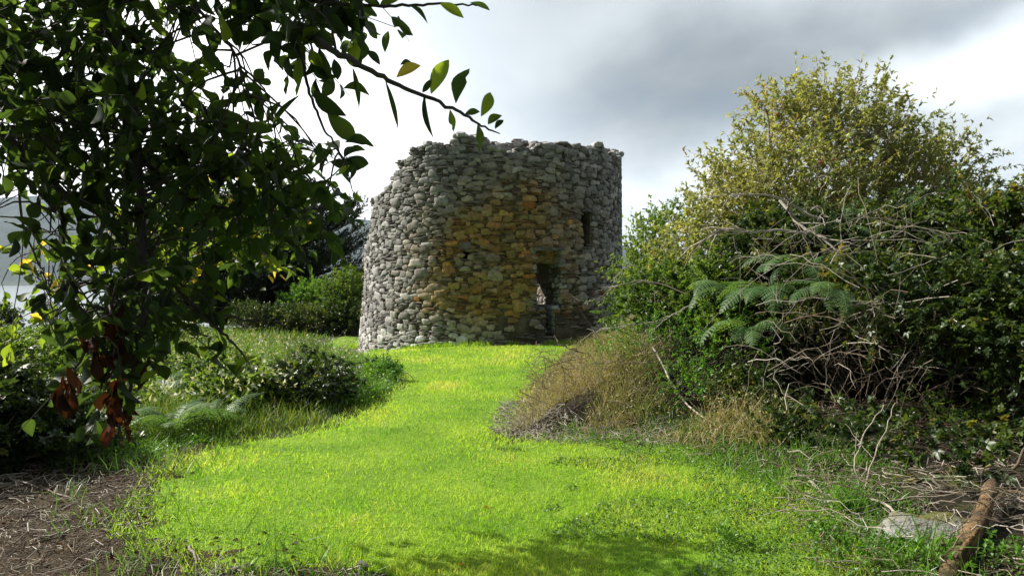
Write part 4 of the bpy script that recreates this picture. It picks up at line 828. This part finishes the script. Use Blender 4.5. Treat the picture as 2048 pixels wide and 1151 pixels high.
# uncountable tangles
def tangle(name, n, mat, box, ln, r, bend=.3, flat=.6, dens=None):
    px, py = in_rect(n, *box[:4]).T; Y = rng.uniform(box[4], box[5], n); P = at(px, py, Y); D = rdir(n); D[:, 2] *= flat; D = nrm(D); l = ln * rng.uniform(.4, 1.3, n)
    k = (P[:, 2] > gz(P[:, 0], P[:, 1]) + .02); P, D, l = P[k], D[k], l[k]; Q = sprigs(P - D * l[:, None] * .5, D, len(P), l, bend, 7); Q = Q + rng.normal(size=Q.shape) * .012
    Q[..., 2] = np.maximum(Q[..., 2], gz(Q[..., 0], Q[..., 1]) + .01)
    mb = MB(); tubes(mb, Q, np.linspace(r, r * .35, 7)[None] * rng.uniform(.5, 1.4, (len(P), 1)), 4)
    idx = rng.integers(0, len(P), len(P) * 2); j = rng.integers(1, 6, len(idx)); q0 = Q[idx, j]; d2 = nrm(Q[idx, j + 1 - (j == 6)] - Q[idx, j - 1] + rng.normal(size=(len(idx), 3)) * .25 * ln); Q2 = sprigs(q0, d2, len(idx), ln * .35 * rng.uniform(.4, 1.3, len(idx)), .1, 4)
    Q2[..., 2] = np.maximum(Q2[..., 2], gz(Q2[..., 0], Q2[..., 1]) + .01)
    tubes(mb, Q2, np.linspace(r * .5, r * .2, 4), 3); return tag(mb.build(name, M[mat]), kind='stuff')
tangle('twig_tangle', 300, 'twig', (1480, 2200, 400, 760, 6.5, 8.6), .75, .0042)
tangle('twig_tangle', 260, 'cane', (1600, 2250, 560, 880, 6.3, 8.6), .75, .004)
tangle('twig_tangle', 420, 'cane', (1060, 1330, 690, 830, 7.5, 9.6), .35, .003, .2, .5)
tangle('brush_litter', 130, 'twig', (1600, 2150, 950, 1180, 3.6, 5.4), .34, .003, .1, .12)
tangle('brush_litter', 170, 'cane', (1560, 2150, 930, 1180, 3.6, 5.8), .36, .003, .1, .2)
brambles('bramble_thicket', 'low trailing brambles covering the floor of the dark hollow', [(*gl2(px, py, .05), rx, rx * .8, .10) for px, py, rx in ((1680, 895, .4), (1780, 905, .45), (1890, 915, .5), (2000, 925, .5), (2110, 930, .5), (1740, 870, .5), (1860, 865, .6), (1990, 870, .7), (1950, 960, .3))], 260, L=.055, group=GH, stems=0)
bush('low_weeds', 'fresh green leafy weeds sprouting through twigs around the boulder', 'plant', [(*gl2(px, py, .03), rx, rx * .7, .06) for px, py, rx in ((1640, 1075, .25), (1730, 1125, .3), (1560, 1010, .25), (1860, 1135, .25), (1990, 1120, .25), (1480, 1100, .2))], 420, 8, .035, .018, 'weed', slen=.09, up=.9, stems=0)
def litter(name, n, x0, x1, y0, y1, mask, L0, L1, r, mat):
    x = rng.uniform(x0, x1, n); y = rng.uniform(y0, y1, n); k = mask(x, y); x, y = x[k], y[k]; n = len(x); a = rng.uniform(0, 2 * PI, n); l = rng.uniform(L0, L1, n); m = 4; t = np.linspace(-.5, .5, m)
    bx = x[:, None] + np.cos(a)[:, None] * t * l[:, None] + .08 * l[:, None] * rng.normal(size=(n, m)); by = y[:, None] + np.sin(a)[:, None] * t * l[:, None] + .08 * l[:, None] * rng.normal(size=(n, m))
    Q = np.stack([bx, by, gz(bx, by) + .02 + rng.uniform(0, .035, (n, 1)) + .02 * rng.normal(size=(n, m)) * (l[:, None] > .12)], -1)
    mb = MB(); tubes(mb, Q, np.linspace(r, r * .6, m)[None] * rng.uniform(.5, 1.5, (n, 1)), 4); return tag(mb.build(name, M[mat]), kind='stuff')
litter('straw_litter', 7000, -4.5, .2, 2, 8, lambda x, y: (sdist(x, y, SOIL) > -.1) & (y < 7) & ~((sdist(x, y, LAWN) > .12) & (soil_hole(x, y) > 1.05)), .03, .16, .0028, 'cane')
litter('straw_litter', 7000, -4.5, .2, 2, 8, lambda x, y: (sdist(x, y, SOIL) > -.1) & (rng.random(len(x)) < .75) & (y < 7) & ~((sdist(x, y, LAWN) > .12) & (soil_hole(x, y) > 1.05)), .04, .22, .003, 'twig')
litter('bank_litter', 900, 1.0, 4.5, 3, 7.2, lambda x, y: (sdist(x, y, HEDGE) > -.35) & (rng.random(len(x)) < sstep(7.2, 5, y)), .05, .35, .0035, 'twig')
litter('bank_litter', 2600, .8, 5.5, 3, 8.5, lambda x, y: (sdist(x, y, HEDGE) > -.75 * (fbm(x * 2, y * 2, 171, 2) > .36)), .04, .25, .003, 'cane')
litter('bank_litter', 2500, -.2, 1.6, 6.8, 9.5, lambda x, y: (np.abs(sdist(x, y, HEDGE)) < .35), .04, .25, .003, 'twig')
lf = MB(); n = 5000; x = rng.uniform(-4.5, 5.5, n); y = rng.uniform(2.4, 8.5, n); k = (sdist(x, y, SOIL) > 0) | (sdist(x, y, HEDGE) > -.1); x, y = x[k], y[k]; P = on_ground(x, y, .03)
scatter(lf, SMALL[0], SMALL[1], P, rdir(len(P)) * [1, 1, .2], rdir(len(P), 1.2), rng.uniform(.02, .06, len(P)), rng.uniform(.01, .03, len(P))); tag(lf.build('leaf_litter', M['deadleaf']), kind='stuff')
# stones, log, tufts, stray leaves
def boulder(name, label, c, size, mat, seed, cat='stone', group=None):
    V, Fc = cube_sphere(14); v = V / ((np.abs(V) ** 2.6).sum(1) ** (1 / 2.6))[:, None]; r = np.random.default_rng(seed)
    for k in range(5):
        d = r.normal(size=3) * (1.3 + k); v = v * (1 + .14 / (k + 1) * np.sin(v @ d * 1.3 + r.random() * 6))[:, None]
    for k in range(3):
        cut = nrm(r.normal(size=3)); s_ = v @ cut; v = v - np.clip(s_ - .68, 0, 1)[:, None] * cut * .85
    mb = MB(); mb.add(v * np.array(size) + np.array(c), Fc); return tag(mb.build(name, M[mat]), label, cat, group)
c = gl2(1830, 1085, .02); boulder('mossy_boulder', 'half buried boulder with bare grey face and yellow moss', c + [.1, .05, -.02], (.25, .17, .13), 'mossy', 4)
for px, py, s_, lb_ in [(725, 1138, .03, 'small grey pebble on the near lawn'), (470, 1149, .028, 'pale pebble in the bare soil beside the lawn edge'), (500, 1140, .022, 'smaller stone in the bare soil, right of the pale pebble')]:
    boulder('pebble', lb_, gl2(px, py, .03), (s_, s_ * .8, s_ * .6), 'slab', px, group='pebbles by the lawn')
o = empty('rotten_log', gl2(1930, 1145, 0), 'crumbling orange brown log leaning up in the twig litter', 'log'); mb = MB()
P = [gl2(1870, 1200, -.03), gl2(1915, 1140, .05), gl2(1955, 1080, .10), gl2(1985, 1020, .16)]; q = resample(P, 22); tubes(mb, (q + rng.normal(size=q.shape) * .004)[None], np.linspace(.06, .038, 22)[None] * rng.uniform(.88, 1.1, (1, 22)), 18); mb.V[-1] = mb.V[-1] + .012 * (fbm(mb.V[-1][:, 0] * 40, mb.V[-1][:, 2] * 14, 3, 3) - .45)[:, None].astype(np.float32) * np.array([1, -1, .5], np.float32); mb.build('bark', M['log'], o)
mb = MB(); tubes(mb, resample([q[6], q[6] + [.05, .0, .1], q[6] + [.12, 0, .2]], 8)[None], np.linspace(.025, .012, 8), 7); mb.build('snag', M['log'], o)
GT = 'grass tufts at the foot of the bank'
for px, py, n, h, lb_ in [(1690, 1025, 150, .3, 'full tuft of bright grass at the foot of the canes'), (1850, 1110, 26, .36, 'sparse broad grass blades rising before the boulder'), (1280, 830, 90, .2, 'pale grass tuft between the turf and dry grass'), (1560, 975, 40, .2, 'thin grass tuft by the splintered stick')]:
    p = gl2(px, py, 0); mb = MB(); PP = np.repeat(p[None], n, 0) + rng.normal(size=(n, 3)) * [.05, .05, 0]; blades(mb, PP, h * rng.uniform(.5, 1.15, n), .009, .9); tag(mb.build('grass_tuft', M['weed']), lb_, 'grass tuft', GT)
def sprig(label, P, n, L, group):
    o = empty('bramble_sprig', P[0], label, 'bramble', group); mb = MB(); q = limb(mb, P, .005, .002, jit=.004, k=5); mb.build('cane', M['cane'], o); mb = MB(); leaf_on(mb, q[None], n, TRI3, .065, .06, up=1.4, start=.2); mb.build('leaves', M['bramble'], o)
GP = 'leafy bramble sprigs'
sprig('leafy bramble sprig lit green before the dark hollow', px_chain((1920, 1000, 5.0), (1905, 940, 5.0), (1880, 905, 5.0), (1850, 905, 4.9), (1835, 930, 4.9)), 12, .06, GP)
sprig('drooping bramble sprig left of the lit one', px_chain((1870, 1010, 5.1), (1850, 965, 5.1), (1810, 950, 5.1), (1775, 965, 5.1)), 8, .06, GP)
sprig('low bramble shoot beside the rotten log', px_chain((2010, 1010, 4.7), (1970, 985, 4.8), (1925, 990, 4.8)), 7, .05, GP)
sprig('shaded bramble shoot high in the hollow', px_chain((1560, 800, 7.0), (1620, 770, 6.8), (1680, 800, 6.6)), 9, .05, GP)
GY = 'yellow leaves fallen on the lawn'
for px, py, lb_ in [(928, 1145, 'yellow fallen leaf nearest the camera on the lawn'), (966, 1025, 'yellow fallen leaf farther up the lawn than the other'), (597, 1105, 'brown red leaf at the lawn edge by the bare soil')]:
    mb = MB(); p = gl2(px, py, .05); scatter(mb, *LEAVES[1], p[None], rdir(1) * [1, 1, .2], np.array([[0, -.4, 1.]]), .055, .03); tag(mb.build('fallen_leaf', M['yellow' if 'yellow' in lb_ else 'deadleaf']), lb_, 'leaf', GY)

# ================================================================== broad-leaved tree in the foreground (its limbs hang into the view)
wl = empty('sallow_tree', (-2.9, 3.0, float(gz(-2.9, 3.0))), 'shadowed broad leaved tree whose limbs hang across the near left', 'tree')
tb = MB(); tr = limb(tb, [(-2.9, 3.0, -.2), (-2.85, 3.05, 1.0), (-2.6, 3.0, 2.2), (-2.35, 2.95, 3.1), (-2.0, 2.9, 3.9), (-1.5, 2.8, 4.6)], .12, .04, k=12, jit=.01); tb.build('trunk', M['bark'], wl)
T0 = np.array([-2.45, 2.95, 2.75]); T1 = np.array([-2.0, 2.9, 3.9])
pc = lambda *a: [at(*p) for p in a]
LB = {
 'a': ([T1] + pc((100, -260, 2.75), (300, -130, 2.6), (450, -30, 2.4), (545, 30, 2.3), (640, 85, 2.2), (720, 130, 2.12), (800, 170, 2.1), (900, 215, 2.05), (960, 250, 2.0), (1000, 268, 2.0)), .020, .0015),
 'b': (pc((450, -30, 2.4), (560, -10, 2.35), (680, 8, 2.3), (800, 12, 2.3), (900, 8, 2.3), (975, 14, 2.3)), .009, .002),
 'c': (pc((560, 40, 2.3), (600, 110, 2.25), (620, 190, 2.2), (650, 260, 2.2), (690, 320, 2.2), (706, 385, 2.2)), .007, .0015),
 'd': ([T0] + pc((60, -150, 2.9), (190, 0, 2.9), (262, 180, 2.8), (275, 350, 2.7), (285, 500, 2.6), (290, 620, 2.5), (262, 760, 2.42), (235, 870, 2.35)), .035, .004),
 'e': ([T0] + pc((-100, 150, 3), (20, 280, 3), (120, 380, 2.9), (200, 430, 2.9), (240, 480, 2.8)), .028, .005),
 'f': (pc((272, 300, 2.72), (340, 370, 2.9), (420, 410, 3.0), (520, 420, 3.0), (610, 420, 3.1), (675, 410, 3.2)), .012, .002),
 'g': (pc((285, 480, 2.62), (350, 570, 2.65), (420, 640, 2.6), (470, 690, 2.55), (500, 730, 2.5)), .010, .002),
 'h': (pc((290, 590, 2.52), (380, 615, 2.7), (470, 635, 2.8), (560, 645, 2.8)), .009, .002),
 'i': (pc((210, 40, 2.88), (320, 120, 3), (420, 230, 3.1), (510, 310, 3.1), (590, 350, 3.1), (650, 380, 3.1)), .014, .002),
 'k': (pc((265, 200, 2.8), (180, 310, 2.7), (130, 390, 2.65), (110, 425, 2.6)), .006, .0015),
 'l': (pc((285, 560, 2.56), (230, 620, 2.45), (180, 690, 2.4), (140, 760, 2.36), (118, 830, 2.33)), .008, .002),
 'm': (pc((300, -130, 2.6), (400, 20, 2.5), (470, 110, 2.45), (490, 190, 2.4)), .009, .002),
 'n': (pc((250, 150, 2.82), (255, 320, 3.1), (250, 470, 3.2), (255, 600, 3.2), (240, 700, 3.1)), .022, .004),
 'o': (pc((120, 380, 2.9), (130, 520, 2.9), (150, 620, 2.8), (170, 690, 2.7)), .008, .002),
 'p': ([T0] + pc((-420, 120, 2.6), (-300, 400, 2.4), (-200, 560, 2.3)), .02, .003), 'q': ([T1] + [(-1.5, 2.4, 4.3), (-1.1, 2.0, 4.2)], .025, .004), 'r': ([T1] + [(-2.6, 2.0, 4.5), (-2.8, 1.2, 4.3)], .03, .005), 'u': ([T0] + pc((60, 260, 3.6), (220, 360, 4.2), (380, 420, 4.6), (540, 450, 5.0), (620, 430, 5.2)), .016, .003), 'v': (pc((60, 260, 3.6), (40, 420, 4.0), (90, 560, 4.2), (110, 650, 4.2)), .009, .002), 's': ([T1] + [(-2.3, 3.6, 4.6), (-2.2, 4.3, 4.6)], .03, .005),
}
lb = MB(); LQ = []
for k_, (P, r0, r1) in LB.items(): LQ.append(limb(lb, P, r0, r1, m=max(24, 7 * len(P)), jit=.0022, k=6))
allq = np.concatenate(LQ); LR = rng.uniform(.25, 1.6, (40, len(allq)))
# shoots: (photo rectangle, count, distances, leaves per shoot, downward pull)
REG = [((-60, 330, -60, 330), 205, 2.4, 3.5, 7, .5), ((330, 490, 200, 400), 54, 2.5, 3.5, 7, .4), ((-40, 150, 330, 450), 13, 2.4, 3.2, 6, .4), ((-20, 110, 460, 540), 6, 2.4, 2.8, 5, .3), ((140, 440, 320, 540), 48, 2.4, 3.4, 7, .5), ((440, 650, 390, 500), 20, 2.7, 3.6, 7, .35),
       ((170, 330, 540, 690), 48, 2.3, 3.2, 7, .6), ((330, 500, 560, 690), 16, 2.4, 2.9, 6, .5), ((330, 470, -40, 50), 22, 2.3, 2.9, 6, .3), ((470, 700, -60, 70), 46, 2.1, 2.6, 6, .3), ((430, 600, 60, 180), 12, 2.2, 2.7, 6, .5), ((430, 670, 270, 400), 40, 2.5, 3.4, 6, .4),
       ((210, 290, 640, 760), 18, 2.3, 2.6, 6, 1.0), ((90, 180, 520, 680), 12, 2.3, 2.8, 6, .5), ((620, 690, 300, 440), 7, 2.2, 2.8, 5, .4), ((340, 600, 340, 500), 120, 4.2, 5.4, 8, .4), ((200, 360, 380, 560), 50, 4.2, 5.0, 7, .4), ((-20, 170, 440, 680), 22, 3.8, 4.6, 6, .5), ((-500, -60, -500, 500), 45, 2.2, 3.6, 8, .5), ((-60, 500, -420, -60), 200, 2.3, 3.6, 8, .4)]
QS = []; PER = []
for (x0, x1, y0, y1), n, d0, d1, per, dn in REG:
    P = at(rng.uniform(x0, x1, n), rng.uniform(y0, y1, n), rng.uniform(d0, d1, n))
    D = rdir(n) + np.array([.1, -.05, -dn]); Q = sprigs(P, nrm(D), n, rng.uniform(.12, .32, n), .25, 6); QS.append(Q); PER.append(per)
for c0, n in (((-1.3, 2.1, 4.2), 50), ((-2.6, 1.6, 4.4), 120), ((-2.3, 3.9, 4.9), 50)):       # the part of the crown outside the frame
    P = np.array(c0) + rng.normal(size=(n, 3)) * [.55, .5, .4]; QS.append(sprigs(P, nrm(rdir(n) + [0, 0, -.3]), n, rng.uniform(.15, .35, n), .25, 6)); PER.append(8)
# gaps in the crown where the sky, the lake and the bank show through
GAPS = [(-80, 130, 370, 480, .22), (-80, 130, 480, 640, .12), (330, 480, 70, 190, .3), (680, 3000, 280, 3000, 0), (500, 680, 480, 3000, .12), (330, 3000, 680, 3000, 0), (110, 330, 690, 3000, .4), (-900, 110, 640, 3000, 0), (400, 3000, 640, 3000, .1), (560, 680, 200, 290, .35)]
def thin_out(Q):
    m = Q[:, 3]; c_, s_ = math.cos(PITCH), math.sin(PITCH); v = m - np.array([0, 0, CAM_H]); dep = v[:, 1] * c_ - v[:, 2] * s_; px = 1024 + F * v[:, 0] / dep; py = 575.5 - F * (v[:, 1] * s_ + v[:, 2] * c_) / dep
    pk_ = np.ones(len(Q))
    for a, b, c, d, p_ in GAPS: pk_ = np.where((px > a) & (px < b) & (py > c) & (py < d) & (dep > 0), np.minimum(pk_, p_), pk_)
    return Q[rng.random(len(Q)) < pk_]
QS = [Q if Q[:, :, 1].min() > 3.55 else thin_out(Q) for Q in QS]
mb = MB()
for Q, per in zip(QS, PER):
    zq = Q[:, 3, 2] / Q[:, 3, 1] * F; tone = np.where(rng.random(len(Q)) < .85, .8, .5) if Q[:, :, 1].min() > 3.55 else np.where(rng.random(len(Q)) < .75 * sstep(240, 120, zq) * sstep(-160, -60, zq), .78, .32); leaf_on(mb, Q, per, None, .078, .042, ang=.85, up=.7, tmpl=LEAVES, start=.05, rnd=np.minimum(tone + .08 * rng.normal(size=len(Q)), .8))  # sunlit look put into leaf colour: brighter tone in middle band and far shoots
# single leaves read off the outermost twig: base pixel, tip pixel, width over length
ONE = [(862, 188, 895, 118, .42), (912, 207, 931, 130, .42), (962, 233, 984, 183, .45), (793, 155, 838, 128, .55), (690, 285, 748, 281, .5), (628, 180, 682, 232, .42), (655, 228, 712, 282, .48), (660, 300, 618, 338, .4), (976, 249, 999, 228, .6), (990, 258, 1006, 238, .5),
       (900, 219, 908, 264, .4), (850, 188, 858, 270, .12), (770, 160, 797, 254, .1), (955, 248, 962, 300, .35), (735, 110, 720, 60, .35), (770, 105, 775, 62, .4), (800, 130, 826, 122, .5), (705, 135, 720, 210, .15), (668, 118, 676, 158, .5), (600, 115, 592, 188, .35), (620, 100, 640, 132, .7),
       (560, 90, 540, 60, .9), (575, 100, 600, 122, .8), (720, 85, 700, 130, .5), (760, 130, 735, 100, .5), (690, 12, 730, 30, .4), (880, 8, 925, 30, .38), (940, 6, 980, 18, .32), (820, 12, 857, 38, .15), (700, 10, 690, 62, .14), (600, 190, 540, 250, .12), (480, 170, 530, 185, .4), (450, 235, 490, 240, .45), (500, 245, 545, 262, .5),
       (655, 30, 690, 60, .6), (640, 60, 600, 80, .55), (615, 15, 650, 45, .6), (590, 55, 550, 30, .6), (845, 185, 862, 160, .4), (930, 228, 958, 222, .5), (700, 330, 668, 352, .4), (706, 385, 722, 402, .5), (700, 360, 712, 330, .3)]
ON = np.array(ONE, float); Yd = np.where(ON[:, 0] > 740, 2.06, np.where(ON[:, 1] < 20, 2.3, 2.2)); A0 = at(ON[:, 0], ON[:, 1], Yd); A1 = at(ON[:, 2], ON[:, 3], Yd - .02 + .04 * rng.random(len(ON)))
Dv = A1 - A0; ln = np.linalg.norm(Dv, axis=1); Nv = rdir(len(ON)) * .45 + np.array([0, -1, .2])
for j in range(3):
    q = np.arange(len(ON)) % 3 == j; scatter(mb, *LEAVES[(0, 4, 1)[j]], A0[q], Dv[q], Nv[q], ln[q], ln[q] * ON[q, 4])
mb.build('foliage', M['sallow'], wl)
tubes(lb, np.concatenate(QS), np.linspace(.0026, .001, 6), 4); S = []
for Q in QS:
    for q in Q[:, 0]:
        j = np.argmin(((allq - q) ** 2).sum(1) * LR[rng.integers(0, 40)]); e = allq[j]; S.append(resample([e, e * .5 + q * .5 + rng.normal(size=3) * .02 + [0, 0, .03], q], 6))
tubes(lb, np.array(S), np.linspace(.0045, .0024, 6), 4); lb.build('limbs', M['bark'], wl)
dl = MB()
def dead_cluster(px0, px1, py0, py1, n, d0, d1, L_):
    P = at(rng.uniform(px0, px1, n), rng.uniform(py0, py1, n), rng.uniform(d0, d1, n)); A = rdir(n) * .35 + np.array([0, 0, -1]); N = rdir(n); N[:, 1] -= .6
    c = rng.integers(0, 6, n)
    for j in range(6): q = c == j; scatter(dl, *LEAVES[j], P[q], A[q], N[q], L_ * rng.uniform(.7, 1.2, q.sum()), L_ * .4 * rng.uniform(.7, 1.1, q.sum()))
dead_cluster(150, 260, 640, 720, 26, 2.3, 2.5, .072); dead_cluster(112, 150, 730, 800, 14, 2.3, 2.4, .075); dead_cluster(215, 252, 740, 850, 30, 2.3, 2.45, .075); dead_cluster(270, 300, 700, 750, 6, 2.4, 2.5, .07); dead_cluster(190, 250, 590, 660, 10, 2.4, 2.6, .07)
dl.build('dead_foliage', M['deadleaf'], wl)['label'] = 'hanging dark red dead leaves'
